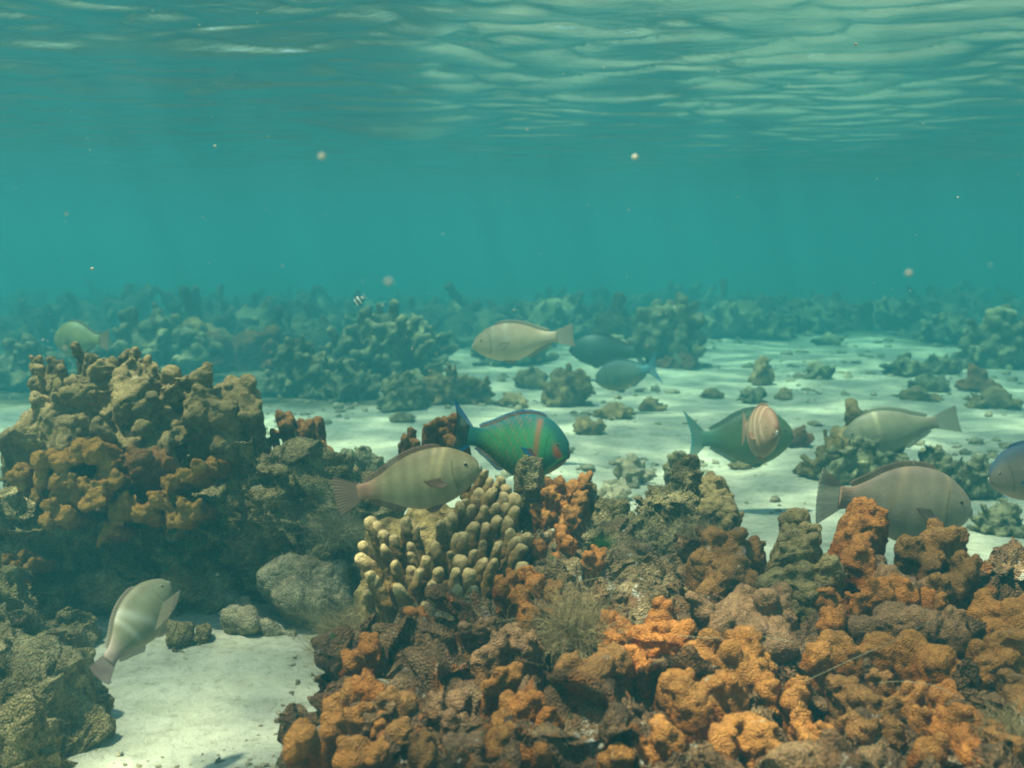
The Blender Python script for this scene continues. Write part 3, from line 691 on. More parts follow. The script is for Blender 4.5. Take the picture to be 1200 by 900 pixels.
# ================================================================ middle distance and background corals
def head(px, by, wpx, hpx, mat, label, kind="knob", seed=0, name="coral_clump", cat="coral", group=None, zoff=0):
    rs = np.random.RandomState(1000 + seed)
    d = gdepth(by); W = wpx * d / FPX * (1.22 if by < 480 and px < 700 else 1.08); H = hpx * d / FPX * (.82 if by < 442 else 1)
    base = P(px, by, d); base[2] = 0; base[1] += W * 0.25
    g = float(ground_z(np.array([base[0]]), np.array([base[1]]))[0])
    base[2] = g
    D = W * 0.8; bl = []
    n, rr = {"knob": (100, .06), "finger": (150, .042), "boulder": (22, .17), "low": (60, .07)}[kind]
    bl.append((base + [0, 0, -.02], base + [0, 0, H * .35], W * .22, W * .2))
    for i in range(n):
        a = rs.rand() * 6.283; e = math.asin(rs.rand() ** .8)
        s = .55 + .5 * rs.rand()
        T = base + np.array([math.cos(a) * math.cos(e) * W / 2, math.sin(a) * math.cos(e) * D / 2, math.sin(e) * H]) * s
        T[2] = max(T[2], g + .01)
        r = rr * min(W, H * 1.6) * (.6 + .7 * rs.rand())
        root = base + (T - base) * .25; root[2] = max(g, root[2] - H * .12)
        bl.append((root, T, r * 1.1, r))
        if kind != "finger":
            for k in range(2): bl.append((T, T + rs.normal(size=3) * r * .6, r * .6, r * .5))
    vox = max(.006, d * .0024)
    V, F, tp = organic(bl, vox, min(.022, .07 * H + .004), 4.5 / max(.05, min(W, H)), .0, 60, seed, 1, .45)
    V = V + np.array([0, 0, 0])
    o = link(name, V, F, mat, (base[0], base[1], g - .02), tip=tp)
    tag(o, label, cat, group)
    return o
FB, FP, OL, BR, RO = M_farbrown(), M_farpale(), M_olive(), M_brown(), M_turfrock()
bgc = [
 # middle right cluster
 (1004,545,46,70,OL,"upright blocky coral stub beside the pale fish hidden head first on the right","boulder"),
 (975,566,60,55,OL,"olive knobbly coral at the left end of the cluster above the big pinkish fish","knob"),
 (1010,572,80,52,FB,"dark rounded coral behind the big pinkish fish's back","knob"),
 (1052,560,50,36,FP,"low yellowish coral right of the dark rounded one, above the pinkish fish","low"),
 (1096,560,40,36,FP,"pale knobbly coral head above the pinkish fish's forehead","knob"),
 (1122,575,44,34,FP,"yellow green coral lump between the two large fish on the right","low"),
 (1152,590,56,56,FP,"coral lump with a dark hollow beside the fish cut by the right edge","knob"),
 (1180,628,70,40,FP,"rubbly pale coral by the right edge under the cropped fish","low"),
 (938,524,42,24,BR,"orange tan coral lump in front of the green fish's snout","low"),
 (948,560,34,20,OL,"small flat coral left of the right hand cluster","low"),
 (1192,708,40,30,FB,"spiky dark coral at the right edge beyond the bright sand","knob"),
 # back left group
 (20,462,90,62,FB,"dark coral mound at the left edge behind the left reef","knob"),
 (165,452,150,80,FB,"broad hazy coral mound behind the left reef's top","knob"),
 (222,434,66,62,OL,"hazy upright coral right of the broad mound, far left","boulder"),
 (292,408,120,58,FB,"dark domed coral, highest of the hazy group at left","knob"),
 (290,436,120,52,BR,"brownish dome in front of the highest dark one at left","boulder"),
 (346,468,74,70,FP,"pale fingered coral clump on the left bank of sand","finger"),
 (440,446,140,84,FP,"large knobbly olive coral head left of centre in the haze","finger"),
 (485,428,86,64,FP,"rounded finger coral at the right end of the olive group","finger"),
 (398,470,80,50,FB,"dark low coral between the pale fingered clump and the olive head","knob"),
 (470,484,64,46,FP,"small knobbly coral at the sand edge below the olive group","finger"),
 (532,478,80,48,OL,"dull olive coral on the sand above the colourful fish's tail","finger"),
 (362,405,70,40,FB,"hazy coral behind the large olive head","knob"),
 (430,378,60,28,FP,"faint yellow green coral below the tiny striped fish","boulder"),
 # back centre
 (600,430,90,50,FB,"hazy coral under the pale fish facing left, centre","knob"),
 (650,402,130,62,FB,"shadowy coral head above the pale fish's tail","finger"),
 (565,392,80,40,FB,"faint coral ridge behind the pale fish's head","knob"),
 (624,456,34,20,OL,"small round coral dome alone on the sand, centre","boulder"),
 (663,478,56,46,OL,"grey green coral stump on the sand right of the small dome","knob"),
 (600,480,50,16,OL,"scattered low coral crust left of the grey green stump","low"),
 (720,420,80,34,FB,"dim low coral behind the blue tailed fish","knob"),
 (785,432,90,98,FB,"tall dark hazy reef block right of centre","knob"),
 (800,434,60,26,BR,"orange tinted low coral at the foot of the tall hazy block","low"),
 (880,398,120,56,FB,"long hazy coral bank right of the tall block","knob"),
 (960,392,90,46,FB,"faint coral bank far beyond the right hand sand","knob"),
 (1050,388,110,50,FB,"hazy coral bank near the right, behind bright sand","knob"),
 (1120,402,80,46,FB,"hazy coral between the far bank and the dark right mound","knob"),
 (1185,432,96,88,FB,"large dark coral mound at the right edge in the middle distance","knob"),
 # lumps on the right hand sand
 (895,452,28,34,OL,"upright coral stub alone on the sand above the face-on fish","boulder"),
 (886,474,36,20,FB,"dark wedge of coral just above the face-on fish","low"),
 (963,446,38,22,FB,"small dark coral lump right of the upright stub","low"),
 (1065,444,52,26,FB,"dark flat coral on far right sand, left of a matching pair","low"),
 (1104,440,60,32,FB,"double humped dark coral in the middle of the right hand sand","knob"),
 (1096,460,60,22,FB,"low dark coral in front of the double humped one","low"),
 (1150,458,44,22,BR,"rounded brown coral left of the right edge, on the sand","boulder"),
 (1175,480,80,20,OL,"flat algae coloured coral patch near the right edge","low"),
 (1080,472,60,14,OL,"thin coral crust in the middle of the right hand sand","low"),
 (975,405,44,18,FB,"tiny dark lump at the far edge of the sand","low"),
 (1010,500,30,20,OL,"small coral lump behind the blocky stub","low"),
 (765,484,40,16,OL,"low twig like coral lump right of the colourful fish, far row","low"),
 (722,497,62,18,OL,"line of rubbly coral above and right of the colourful fish","low"),
 (692,512,44,20,OL,"grey coral pair on the sand just right of the colourful fish's back","low"),
 (742,566,44,26,M_pale(),"leaning grey coral slab on the sand left of the overgrown mound","boulder"),
 (722,588,46,18,M_pale(),"half buried grey shell shaped rock left of the overgrown mound","boulder"),
 (920,470,24,12,OL,"small stone on the sand right of the face-on fish's top","boulder"),
 (835,470,34,12,OL,"low dark crust on the sand left of the wedge","low"),
 (1062,500,60,14,OL,"rubbly crust behind the pale fish's tail on the right","low"),
 (815,552,16,10,OL,"pebble sized coral beside the yellowish stump","boulder"),
 (870,548,40,10,OL,"crumbly coral crust on the sand below the face-on fish","low"),
 (1148,480,30,10,RO,"small brown crust left of the flat patch near the right edge","low"),
 (470,498,40,12,RO,"little dark crust on the sand left of the colourful fish's tail","low"),
]
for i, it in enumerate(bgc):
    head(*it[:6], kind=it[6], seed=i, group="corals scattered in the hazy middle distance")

# far reef: reads as one mass
bl = []; rs = np.random.RandomState(77)
for i in range(900):
    d = 8.5 + 9 * rs.rand() ** 1.2; x = (rs.rand() * 2 - 1) * d * .72
    hump = .04 + .17 * max(0, float(perlin(np.array([[x * .45, d * .5, 4]]))[0]) + .45)
    if 1.8 < x < 5.2 and d < 11: continue
    r = .07 + .16 * rs.rand(); r = min(r, .6 * hump + .05); z = hump * (.4 + .6 * rs.rand())
    bl.append(((x, d, -.05), (x, d, z), r * 1.4, r))
    for k in range(3):
        q = rs.normal(size=3) * r * .9; bl.append(((x, d, z), (x + q[0], d + q[1], max(.02, z + abs(q[2]))), r * .4, r * .35))
V, F, tp = organic(bl, .032, .04, 5, 0.02, 14, 20, 0, .4)
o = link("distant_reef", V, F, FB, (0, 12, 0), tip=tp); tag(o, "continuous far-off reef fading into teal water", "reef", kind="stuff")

# loose rubble on the sand
Vs, Fs = [], []; off = 0; rs = np.random.RandomState(90)
iv, ifc = _sphere(7, 5); ifc = np.array([(f[0], f[1], f[2], f[3]) for f in ifc])
tri = []
for f in ifc:
    g = list(dict.fromkeys(f.tolist())); tri.append((g[0], g[1], g[2])); 
    if len(g) == 4: tri.append((g[0], g[2], g[3]))
tri = np.array(tri)
for i in range(5200):
    d = 1.4 + 10.5 * rs.rand() ** 1.6; x = (rs.rand() * 2 - 1) * d * .56
    if d < 3 and perlin(np.array([[x * 4.5, d * 4.5, 3]]))[0] < .10: continue
    if perlin(np.array([[x * 1.3, d * 1.3, 8]]))[0] < -.02 + .25 * (rs.rand() - .3): continue
    s = (.0018 + .010 * rs.rand() ** 4)  * (1 + .25 * d); s = .0012 + .004 * rs.rand() ** 2 if d < 2.8 else s; z = float(ground_z(np.array([x]), np.array([d]))[0])
    v = iv * (1 + .75 * perlin(iv * 1.9 + i * 3.3))[:, None] * s * np.array([1 + rs.rand(), 1 + rs.rand() * .5, .55 + .5 * rs.rand()])
    a = rs.rand() * 6.28; v = np.stack([v[:, 0] * math.cos(a) - v[:, 1] * math.sin(a), v[:, 0] * math.sin(a) + v[:, 1] * math.cos(a), v[:, 2]], 1)
    Vs.append(v + [x, d, z + s * .2]); Fs.append(tri + off); off += len(v)
o = link("coral_rubble", np.concatenate(Vs), np.concatenate(Fs), M_pale(), (0, 3, 0)); tag(o, "loose broken coral bits strewn over the sand", "rubble", kind="stuff")

# ================================================================ fish
def fish_mat(name, rough=0.55, spec=0.25, scale=58, sheen=True):
    if name in _mats: return _mats[name]
    m, nt, b = nodes(name)
    at = N(nt, "ShaderNodeAttribute", attribute_name="pigment")
    tc = N(nt, "ShaderNodeTexCoord")
    mp = N(nt, "ShaderNodeMapping"); mp.inputs[3].default_value = (1, .35, 1.25); nt.links.new(tc.outputs["Object"], mp.inputs[0])
    vo = N(nt, "ShaderNodeTexVoronoi", i_Scale=scale, i_Randomness=0.35); nt.links.new(mp.outputs[0], vo.inputs[0])
    nz = N(nt, "ShaderNodeTexNoise", i_Scale=9, i_Detail=5, i_Roughness=.6); nt.links.new(tc.outputs["Object"], nz.inputs[0])
    c = mixc(nt, 0.5 if 'male' in name else 0.22, at.outputs["Color"], ramp(nt, vo.outputs["Distance"], [(0.1, (1.12,) * 3), (0.6, (0.72,) * 3)]).outputs[0], 'MULTIPLY')
    c = mixc(nt, 0.6, c, ramp(nt, nz.outputs[0], [(0.35, (0.8,) * 3), (0.65, (1.15,) * 3)]).outputs[0], 'MULTIPLY')
    if 'male' not in name: c = mixc(nt, 1.0, c, (1.0, .92, .88), 'MULTIPLY')
    nt.links.new(c, b.inputs["Base Color"]); b.inputs["Roughness"].default_value = rough; b.inputs["Specular IOR Level"].default_value = spec
    bumpchain(nt, b, [(vo.outputs["Distance"], -0.003, 0.2)])
    _mats[name] = m; return m
def fin_mat(nm="fish_fin", clear=.34):
    if nm in _mats: return _mats[nm]
    m, nt, b = nodes(nm)
    at = N(nt, "ShaderNodeAttribute", attribute_name="pigment"); nt.links.new(at.outputs["Color"], b.inputs["Base Color"])
    b.inputs["Roughness"].default_value = .6; b.inputs["Specular IOR Level"].default_value = .3
    tl = N(nt, "ShaderNodeBsdfTranslucent"); nt.links.new(at.outputs["Color"], tl.inputs[0])
    tp_ = N(nt, "ShaderNodeBsdfTransparent")
    m1 = N(nt, "ShaderNodeMixShader"); m1.inputs[0].default_value = .35; nt.links.new(b.outputs[0], m1.inputs[1]); nt.links.new(tl.outputs[0], m1.inputs[2])
    m2 = N(nt, "ShaderNodeMixShader"); m2.inputs[0].default_value = clear; nt.links.new(m1.outputs[0], m2.inputs[1]); nt.links.new(tp_.outputs[0], m2.inputs[2])
    nt.links.new(m2.outputs[0], nt.nodes["Material Output"].inputs["Surface"])
    _mats[nm] = m; return m
_eye = None
def smooth_prof(xs, ys, s):
    # piecewise Hermite through control points
    xs = np.array(xs); ys = np.array(ys); m = np.gradient(ys, xs)
    i = np.clip(np.searchsorted(xs, s) - 1, 0, len(xs) - 2); h = xs[i + 1] - xs[i]; t = (s - xs[i]) / h
    return (2*t**3 - 3*t**2 + 1) * ys[i] + (t**3 - 2*t**2 + t) * h * m[i] + (-2*t**3 + 3*t**2) * ys[i+1] + (t**3 - t**2) * h * m[i+1]
SX = [0, .02, .06, .12, .22, .36, .5, .65, .8, .92, 1.0]
TOPP = [.08, .26, .44, .64, .88, 1.0, .97, .78, .47, .30, .30]
BOTP = [.10, .22, .38, .56, .80, .98, 1.0, .80, .46, .29, .29]
WID = [.06, .22, .42, .62, .88, 1.0, .92, .70, .38, .18, .10]
def top_at(s, h): return smooth_prof(SX, TOPP, s) * h / 2
def bot_at(s, h): return -smooth_prof(SX, BOTP, s) * h / 2
BX0, BX1 = 0.5, -0.34            # snout and tail root along the fish's own x axis (whole length = 1)
def bend(V, b):
    V = V.copy(); t = np.clip(.15 - V[:, 0], 0, None); V[:, 1] += b * t * t * 1.6; return V
def finmesh(A, B, colr, nseg, bnd, thick=.004, ruf=.004, nrow=8, rays=14, curl=0.0):
    """a fin: a grid from root curve A to edge curve B, closed on both sides"""
    A = np.array(A, float); B = np.array(B, float); n = nseg
    t = np.linspace(0, 1, n); ta = np.linspace(0, 1, len(A)); tb = np.linspace(0, 1, len(B))
    a = np.stack([np.interp(t, ta, A[:, k]) for k in range(3)], 1); b = np.stack([np.interp(t, tb, B[:, k]) for k in range(3)], 1)
    rows = []; cols = []
    for j in range(nrow):
        u = j / (nrow - 1); p = a * (1 - u) + b * u
        p = p + np.array([0, 1, 0]) * (ruf * u * np.sin(t * rays * 6.28) + curl * u * u)[:, None]
        rows.append(p); cols.append(colr(t, np.full(n, u)) * (0.95 + .05 * np.sin(t * rays * 6.28))[:, None])
    G = np.stack(rows); C = np.stack(cols)
    th = (thick * (1 - .75 * np.linspace(0, 1, nrow)))[:, None]
    up_ = G.copy(); dn_ = G.copy(); up_[:, :, 1] += th; dn_[:, :, 1] -= th
    V = np.concatenate([up_.reshape(-1, 3), dn_.reshape(-1, 3)]); Cc = np.concatenate([C.reshape(-1, 3)] * 2)
    F = []; m_ = n * nrow
    for j in range(nrow - 1):
        for i in range(n - 1):
            q = (j*n+i, j*n+i+1, (j+1)*n+i+1, (j+1)*n+i); F.append(q); F.append(tuple(m_ + k for k in q[::-1]))
    for j in range(nrow - 1):
        for i in (0, n - 1): F.append((j*n+i, (j+1)*n+i, m_+(j+1)*n+i, m_+j*n+i))
    for i in range(n - 1): F.append(((nrow-1)*n+i, (nrow-1)*n+i+1, m_+(nrow-1)*n+i+1, m_+(nrow-1)*n+i))
    return bend(V, bnd), np.array(F), Cc
def fish(px, py, d, Lpx, h, label, bodycol, fincol, tailcol, ang=0, yaw=0, roll=0, left=False, bnd=0.0, tail="square", spread=0.0, mat="fish_scales", cat="fish", name="parrotfish", wid=.40, group="parrotfish over the reef"):
    """(px, py): middle of the fish; Lpx: its full length in photo pixels before foreshortening"""
    L = Lpx * d / FPX
    ns, nc = 110, 56
    s = np.linspace(0, 1, ns) ** 1.15; th = np.linspace(0, 2 * math.pi, nc, endpoint=False)
    zt, zb = top_at(s, h), bot_at(s, h); w_ = np.clip(smooth_prof(SX, WID, s), .04, 1) * h * wid / 2 + .004
    x = BX0 + (BX1 - BX0) * s
    x = x - .018 * np.exp(-s * 40)
    zc = (zt + zb) / 2; zh = (zt - zb) / 2
    ct, st_ = np.cos(th), np.sin(th)
    pw = 1.15
    Vy = w_[:, None] * np.sign(ct) * np.abs(ct) ** pw; Vz = zc[:, None] + zh[:, None] * np.sign(st_) * np.abs(st_) ** .92
    V = np.stack([np.repeat(x[:, None], nc, 1), Vy, Vz], 2)
    Sg = np.repeat(s[:, None], nc, 1); Zr = (Vz - zc[:, None]) / zh[:, None]
    Vf = V.reshape(-1, 3); F = []
    for i in range(ns - 1):
        for j in range(nc):
            k = (j + 1) % nc; F.append((i*nc+j, i*nc+k, (i+1)*nc+k, (i+1)*nc+j))
    n0 = len(Vf)
    Vf = np.concatenate([Vf, [[x[0] + .006, 0, zc[0]], [x[-1] - .004, 0, zc[-1]]]])
    for j in range(nc):
        k = (j + 1) % nc; F.append((n0, k, j, j)); F.append((n0 + 1, (ns-1)*nc+j, (ns-1)*nc+k, (ns-1)*nc+k))
    Ft = []
    for f in F:
        g = list(dict.fromkeys(f)); Ft.append((g[0], g[1], g[2]));
        if len(g) == 4: Ft.append((g[0], g[2], g[3]))
    C = bodycol(Sg.ravel(), Zr.ravel(), Vf[:n0])
    C = np.concatenate([C, C[:1], C[-1:]])
    # mouth slit and gill line
    sm, zm = np.concatenate([Sg.ravel(), [0, 1]]), np.concatenate([Zr.ravel(), [0, 0]])
    mouth = (np.exp(-((zm + .25) / .10) ** 2) * (sm < .045))[:, None]; C = C * (1 - .55 * mouth)
    gill = np.exp(-((sm - (.235 - .05 * zm ** 2)) / .007) ** 2) * (np.abs(zm + .1) < .62); C = C * (1 - .4 * gill[:, None])
    body = link(name, bend(Vf, bnd), np.array(Ft), fish_mat(mat), col=C)
    tag(body, label, cat, group)
    X = lambda q: BX0 + (BX1 - BX0) * q
    def addfin(nm, A, B, colf, **kw):
        v, f, c = finmesh(A, B, colf, kw.pop('n', 40), bnd, **kw); return link(nm, v, f, fin_mat('clear_fish_fin', .8) if (spread and nm == 'pectoral_fin') else fin_mat(), parent=body, col=c)
    # tail
    hr = h * .145
    zs = np.linspace(-1, 1, 15); th_ = {"square": .62, "moon": 1.0, "round": .66}[tail] * h * .55 * (.7 if spread else 1)
    A = [(X(.975), 0, zc[-1] + z * hr) for z in zs]
    if tail == "moon": B = [(-.43 - .07 * abs(z) ** 1.8, 0, z * th_ * (.80 + .2 * abs(z))) for z in zs]
    elif tail == "round": B = [(-.505 + .02 * z * z, 0, z * th_) for z in zs]
    else: B = [(-.50 - .008 * z * z, 0, z * th_ * .92) for z in zs]
    addfin("tail_fin", A, B, tailcol, ruf=.0025, rays=13, n=60, nrow=12)
    sv = np.linspace(.27, .90, 24)
    hgt = .030 * np.clip((sv - .25) / .03, 0, 1) * np.clip((.93 - sv) / .06, 0.25, 1)
    addfin("dorsal_fin", [(X(q), 0, top_at(q, h) - .012) for q in sv], [(X(q + .03), 0, top_at(q, h) + g) for q, g in zip(sv, hgt)], fincol, rays=20, n=80, nrow=5, ruf=.002)
    sv = np.linspace(.62, .90, 14); hgt = .032 * np.clip((sv - .60) / .05, 0, 1) * np.clip((.94 - sv) / .1, .3, 1)
    addfin("anal_fin", [(X(q), 0, bot_at(q, h) + .012) for q in sv], [(X(q + .035), 0, bot_at(q, h) - g) for q, g in zip(sv, hgt)], fincol, rays=10, n=40, nrow=5, ruf=.002)
    for sg in (-1, 1):
        # pectoral: fan hinged behind the gill
        wy = h * wid / 2 * .9
        A = [(X(.27), sg * wy * .93, -.02 * h - .11 * h * q) for q in np.linspace(0, 1, 8)]
        B = []
        for q in np.linspace(0, 1, 8):
            a = -.10 - 1.05 * q; ln = .17 - .05 * q
            out_ = spread; B.append((X(.27) - ln * math.cos(a) * (1 - .45 * out_), sg * (wy + .018 + ln * (.12 + .85 * out_)), -.05 * h + ln * math.sin(a) * .75 + .03))
        if spread:
            A = [(X(.27) - .035 * q, sg * wy * .9, -.10 * h - .02 * q) for q in np.linspace(0, 1, 12)]
            B = [(X(.27) + .03 - .30 * math.sin(b_), sg * (wy + .29 * math.cos(b_) * (.82 + .18 * math.sin(b_ * 3))), -.09 * h - .06 * b_) for b_ in np.linspace(-.25, 1.15, 12)]
        addfin("pectoral_fin", A, B, fincol, rays=9, n=36, nrow=8, thick=.002, ruf=.0015)
        A = [(X(.34 + .03 * q), sg * .012, bot_at(.36, h) + .015) for q in (0, .5, 1)]; B = [(X(.40), sg * .03, bot_at(.36, h) - .03), (X(.46), sg * .03, bot_at(.36, h) - .035), (X(.50), sg * .025, bot_at(.36, h) - .01)]
        addfin("pelvic_fin", A, B, fincol, rays=4, n=16, nrow=5, thick=.002, ruf=.001)
        # eye
        se = .125; ze = zc[np.argmin(abs(s - se))] + .28 * zh[np.argmin(abs(s - se))]
        wy = float(np.interp(se, s, w_)) * (1 - .28 ** 2) ** .6
        ev, ef = _sphere(14, 10); r = .0140
        evv = ev[:, [2, 0, 1]][:, [1, 0, 2]] * np.array([r, r * .6, r]); evv = evv + [X(se), sg * (wy * .93 + .001), ze]
        tf = []
        for f in ef:
            g = list(dict.fromkeys(f)); tf.append((g[0], g[1], g[2]));
            if len(g) == 4: tf.append((g[0], g[2], g[3]))
        rad = np.hypot(evv[:, 0] - X(se), evv[:, 2] - ze) / r
        ec = np.where((rad < .62)[:, None], [[.01, .01, .012]], [[.30, .24, .12]])
        link("eye", bend(evv, bnd), np.array(tf), eye_mat, parent=body, col=ec)
    # beak
    bv, bf = _sphere(12, 8); bv = bv * np.array([.016, .018 * wid / .4, .030 * h / .4]) + [x[0] + .002, 0, zc[0] - .006]
    tf = []
    for f in bf:
        g = list(dict.fromkeys(f)); tf.append((g[0], g[1], g[2]));
        if len(g) == 4: tf.append((g[0], g[2], g[3]))
    bc = np.tile(np.array([[.42, .38, .28]]), (len(bv), 1)) * C[:5].mean() * 2.6
    link("beak", bend(bv, bnd), np.array(tf), eye_mat, parent=body, col=np.clip(bc, 0, .6))
    # pose
    a, yw, rl = math.radians(ang), math.radians(yaw), math.radians(roll)
    R_c = np.array([[1, 0, 0], [0, ST, CT], [0, CT, -ST]])   # rows: camera right, up, forward  in world
    right = np.array([1, 0, 0.]); upv = np.array([0, ST, CT]); fwd = np.array([0, CT, -ST])
    sx = -1 if left else 1
    f_ = right * math.cos(a) * math.cos(yw) * sx + upv * math.sin(a) * math.cos(yw) + fwd * math.sin(yw)
    u0 = -right * math.sin(a) * sx + upv * math.cos(a); u0 = u0 - f_ * (u0 @ f_); u0 /= np.linalg.norm(u0)
    s_ = np.cross(u0, f_)
    u = u0 * math.cos(rl) + s_ * math.sin(rl); s2 = np.cross(u, f_)
    M = Matrix(((f_[0], s2[0], u[0]), (f_[1], s2[1], u[1]), (f_[2], s2[2], u[2]))).to_4x4()
    body.matrix_world = Matrix.Translation(Vector(P(px, py, d))) @ M @ Matrix.Scale(L, 4)
    return body
eye_mat, _nt, _b = nodes("eye"); _a = N(_nt, "ShaderNodeAttribute", attribute_name="pigment"); _nt.links.new(_a.outputs["Color"], _b.inputs["Base Color"]); _b.inputs["Roughness"].default_value = .15

def C3(c, n): return np.tile(np.array([c], float), (n, 1))
def mixp(A, B, f): f = np.clip(f, 0, 1)[:, None]; return A * (1 - f) + np.array([B], float) * f
def plainbody(back, side, belly, tailc=None, bars=(), barc=(.6, .5, .3), streak=0.0):
    def g(s, z, V):
        c = C3(side, len(s)); c = mixp(c, back, sstep(.35, 1, z)); c = mixp(c, belly, sstep(-.35, -1, z))
        if tailc is not None: c = mixp(c, tailc, sstep(.72, .95, s))
        if streak: c = c * (1 + streak * np.sin(s * 58 + 1.2 * z))[:, None]
        for (s0, w0, sl, am) in bars: c = mixp(c, barc, am * np.exp(-((s - s0 - sl * z) / w0) ** 2) * sstep(-1.0, -.1, z))
        return c
    return g
def flat(c, edge=None):
    def g(t, u):
        k = C3(c, len(t))
        if edge is not None: k = mixp(k, edge, sstep(.72, .9, u))
        return k
    return g
# the colourful male
def male_body(s, z, V):
    c = C3((.06, .30, .15), len(s))
    c = mixp(c, (.02, .14, .17), sstep(.3, .95, z)); c = mixp(c, (.05, .13, .07), sstep(-.1, -.8, z))
    c = mixp(c, (.03, .13, .17), sstep(.24, .08, s) * .8); c = mixp(c, (.02, .16, .19), sstep(.78, 1, s))
    st = (np.sin(s * 95) * np.sin(z * 13 + s * 30) > .25) * sstep(.30, .5, s) * sstep(.95, .75, s); c = mixp(c, (.42, .14, .06), st * .28)
    c = mixp(c, (.50, .13, .06), .7 * np.exp(-((s - .325 - .02 * z) / .028) ** 2) * sstep(-.5, -.2, z) * sstep(1, .8, z))
    c = mixp(c, (.85, .12, .03), .95 * np.exp(-(((s - .115) / .05) ** 2 + ((z + .20 - (s - .11) * 5) / .26) ** 2) ** 1.5))
    c = mixp(c, (.12, .65, .10), .9 * np.exp(-((z + .55 + (s - .10) * 3.0) / .07) ** 2) * sstep(.30, .22, s))
    c = mixp(c, (.30, .20, .08), sstep(-.62, -.85, z) * sstep(.25, .15, s))
    return np.clip(c * np.array([1.5, 1.35, 1.0]), 0, .8)
def male_tail(t, u):
    c = C3((.03, .12, .12), len(t)); e = np.abs(t * 2 - 1); c = mixp(c, (.16, .11, .06), .5 * np.exp(-((e - .3) / .25) ** 2) * sstep(.3, .7, u))
    return mixp(c, (.01, .27, .62), sstep(.60, .80, e))
def male_fin(t, u): return mixp(C3((.35, .09, .06), len(t)), (.01, .25, .5), sstep(.55, .8, u))
def green_pec(t, u): return mixp(C3((.05, .5, .12), len(t)), (.1, .75, .1), u)

mfish = fish(600, 519, 2.1, 141, .54, "brightly coloured green and blue parrotfish with an orange bar and cheek patch, centre", male_body, male_fin, male_tail, ang=-10, yaw=-12, bnd=-.35, tail="moon", mat="male_fish_scales", wid=.42)
fish(478, 566, 1.62, 178, .385, "plain brown faintly striped fish with reddish tail above the finger coral", plainbody((.24, .19, .09), (.42, .36, .20), (.52, .44, .30), (.40, .22, .14), bars=((.36, .026, -.10, .5), (.43, .018, -.10, .25)), barc=(.75, .58, .28), streak=.09), flat((.34, .20, .13)), flat((.38, .24, .17)), ang=12, yaw=4, bnd=.2, tail="round")
fish(1042, 588, 1.92, 203, .445, "largest fish, plain pinkish grey with a pale band behind its head, right", plainbody((.33, .25, .18), (.45, .36, .25), (.50, .42, .31), (.42, .27, .19), bars=((.25, .02, -.03, .5), (.62, .04, -.1, .4)), barc=(.60, .42, .22), streak=.05), flat((.36, .24, .17)), flat((.48, .33, .25), (.56, .48, .38)), ang=-7, yaw=3, bnd=-.3, tail="round")
fish(612, 399, 3.6, 120, .37, "slim pale brown fish swimming left over the hazy corals, centre", plainbody((.34, .25, .15), (.52, .42, .27), (.66, .52, .36), (.50, .40, .28), bars=((.42, .03, 0, .5), (.27, .02, 0, .4)), barc=(.62, .56, .42)), flat((.40, .34, .24)), flat((.62, .50, .38)), ang=-6, yaw=6, left=True, tail="square")
fish(735, 438, 4.9, 78, .46, "faint blue tailed fish swimming left, right of the slim pale one", plainbody((.10, .18, .18), (.16, .24, .20), (.40, .34, .20), (.10, .28, .36)), flat((.12, .25, .25)), flat((.14, .34, .42), (.03, .30, .55)), ang=-12, yaw=12, left=True, tail="moon")
fish(712, 411, 6.3, 92, .40, "dark shadowy fish behind the slim pale fish's tail", plainbody((.03, .06, .055), (.05, .09, .08), (.07, .10, .08)), flat((.03, .05, .05)), flat((.03, .06, .06)), ang=2, yaw=10, left=True, tail="moon")
fish(868, 513, 2.95, 128, .50, "dull green fish swimming right, half hidden behind the face-on fish", plainbody((.07, .12, .07), (.13, .20, .10), (.18, .22, .12), (.09, .22, .16)), flat((.12, .20, .14)), flat((.10, .24, .20), (.06, .32, .34)), ang=2, yaw=4, tail="moon", bnd=.2)
fish(886, 505, 2.40, 116, .52, "reddish fish seen nearly face-on in front of the green one", plainbody((.34, .19, .11), (.38, .25, .16), (.36, .27, .19), (.4, .22, .15), bars=((.2, .02, .1, .6), (.32, .02, .1, .7), (.45, .03, .1, .6)), barc=(.72, .52, .38)), flat((.5, .28, .18)), flat((.5, .3, .2)), ang=0, yaw=-80, roll=3, tail="round", wid=.44, bnd=.1)
fish(1050, 503, 3.5, 128, .40, "pale fish diving left behind the blocky coral stub, right", plainbody((.20, .18, .12), (.30, .28, .18), (.38, .35, .24), (.32, .27, .19), bars=((.40, .025, 0, .6),), barc=(.55, .50, .30)), flat((.30, .27, .18)), flat((.38, .33, .24)), ang=-13, yaw=8, left=True, bnd=.25, tail="square")
fish(1222, 549, 2.2, 128, .52, "brownish fish cut off by the right edge", plainbody((.06, .10, .16), (.26, .20, .15), (.42, .30, .22)), flat((.05, .12, .28)), flat((.3, .2, .16)), ang=-14, yaw=6, left=True, tail="round")
fish(95, 398, 4.2, 74, .56, "ghostly yellow green fish above the left reef", plainbody((.13, .17, .07), (.20, .22, .09), (.26, .26, .12)), flat((.22, .18, .1)), flat((.34, .22, .14)), ang=2, yaw=14, left=True, tail="square")
fish(155, 736, 1.42, 146, .42, "silvery green fish with spread side fins, tilted head up above the bottom left sand", plainbody((.20, .19, .11), (.29, .30, .18), (.42, .38, .27), (.44, .34, .28), bars=((.5, .05, .1, .6), (.66, .03, 0, .5)), barc=(.60, .62, .50), streak=.03), flat((.50, .40, .28)), flat((.40, .28, .24)), ang=60, yaw=46, roll=-30, bnd=-.15, tail="round", spread=1.0, wid=.42)
def stripes(s, z, V): return np.where((np.sin(s * 19 + .8) > .1)[:, None], [[.02, .025, .03]], [[.85, .85, .8]])
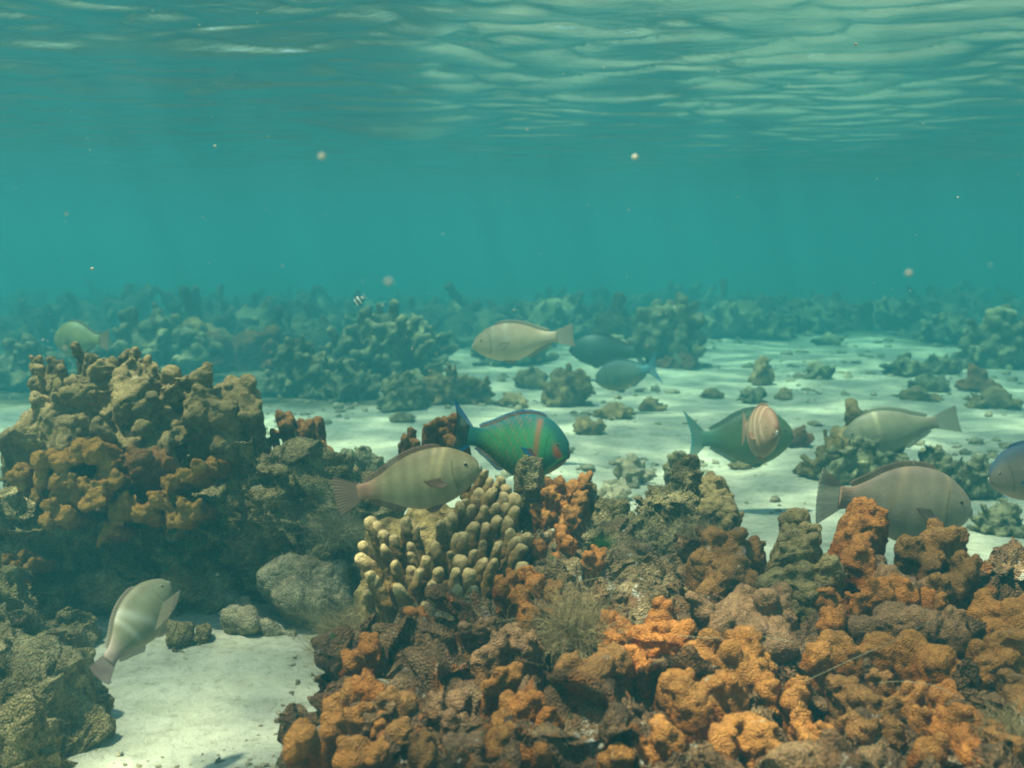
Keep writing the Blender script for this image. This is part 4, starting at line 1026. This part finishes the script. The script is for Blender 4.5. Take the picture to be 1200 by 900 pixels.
fish(422, 351, 3.9, 17, .62, "tiny black and white striped fish in the haze above the olive corals", stripes, flat((.03, .03, .03)), flat((.7, .7, .68)), ang=-35, yaw=10, left=True, tail="moon", name="damselfish", group=None)

# drifting specks in the water
for i, (px, py, d, r, lab) in enumerate([(377,183,.62,4.5,"blurred pale speck drifting in the upper left water"),(744,184,.8,4,"bright cream speck drifting right of centre under the surface"),(1065,320,.6,4,"hazy pinkish speck drifting high at right"),(455,330,.5,4.5,"faint reddish blob drifting above the tiny striped fish"),(252,171,1.8,2.2,"very small pale speck left of the blurred one"),(1003,52,1.6,2.5,"tiny orange speck just under the surface at right"),(108,315,2.2,2.5,"tiny whitish speck above the far left water")]):
    v, f = _sphere(12, 8); rr = r * d / FPX * .8
    v = v * (1 + .3 * perlin(v * 1.3 + i * 5))[:, None] * rr * np.array([1.15, 1, .85]) + P(px, py, d)
    tf = []
    for q in f:
        g = list(dict.fromkeys(q)); tf.append((g[0], g[1], g[2]));
        if len(g) == 4: tf.append((g[0], g[2], g[3]))
    o = link("drifting_speck", v, np.array(tf), plain_mat("pale_flake" if i % 3 != 2 and i != 3 else "reddish_flake", (.65, .58, .42) if i % 3 != 2 and i != 3 else (.42, .38, .30), .7, .2, 200), P(px, py, d)); tag(o, lab, "speck", "specks drifting in the water")

# fine particles hanging in the water: nobody could count them
rs = np.random.RandomState(5); Vs, Fs = [], []
for i in range(420):
    d = .5 + 3.5 * rs.rand(); px, py = 1300 * rs.rand() - 50, 700 * rs.rand(); s_ = (.0004 + .0011 * rs.rand() ** 3) * (.5 + .35 * d)
    v = _SV[::4] * 0; a = rs.rand(3) * 6
    t4 = np.array([(1, 1, 1), (-1, -1, 1), (-1, 1, -1), (1, -1, -1)], float) * np.array([1, .7, .6])
    R3 = np.array(Matrix.Rotation(a[0], 3, 'X') @ Matrix.Rotation(a[1], 3, 'Z'))
    Vs.append(t4 @ R3 * s_ + P(px, py, d)); Fs.append(np.array([(0, 1, 2), (0, 3, 1), (0, 2, 3), (1, 3, 2)]) + 4 * i)
o = link("floating_particles", np.concatenate(Vs), np.concatenate(Fs), plain_mat("pale_flake", (.65, .58, .42)), (0, 2, .8)); tag(o, "fine pale particles hanging in the water", "particles", kind="stuff")
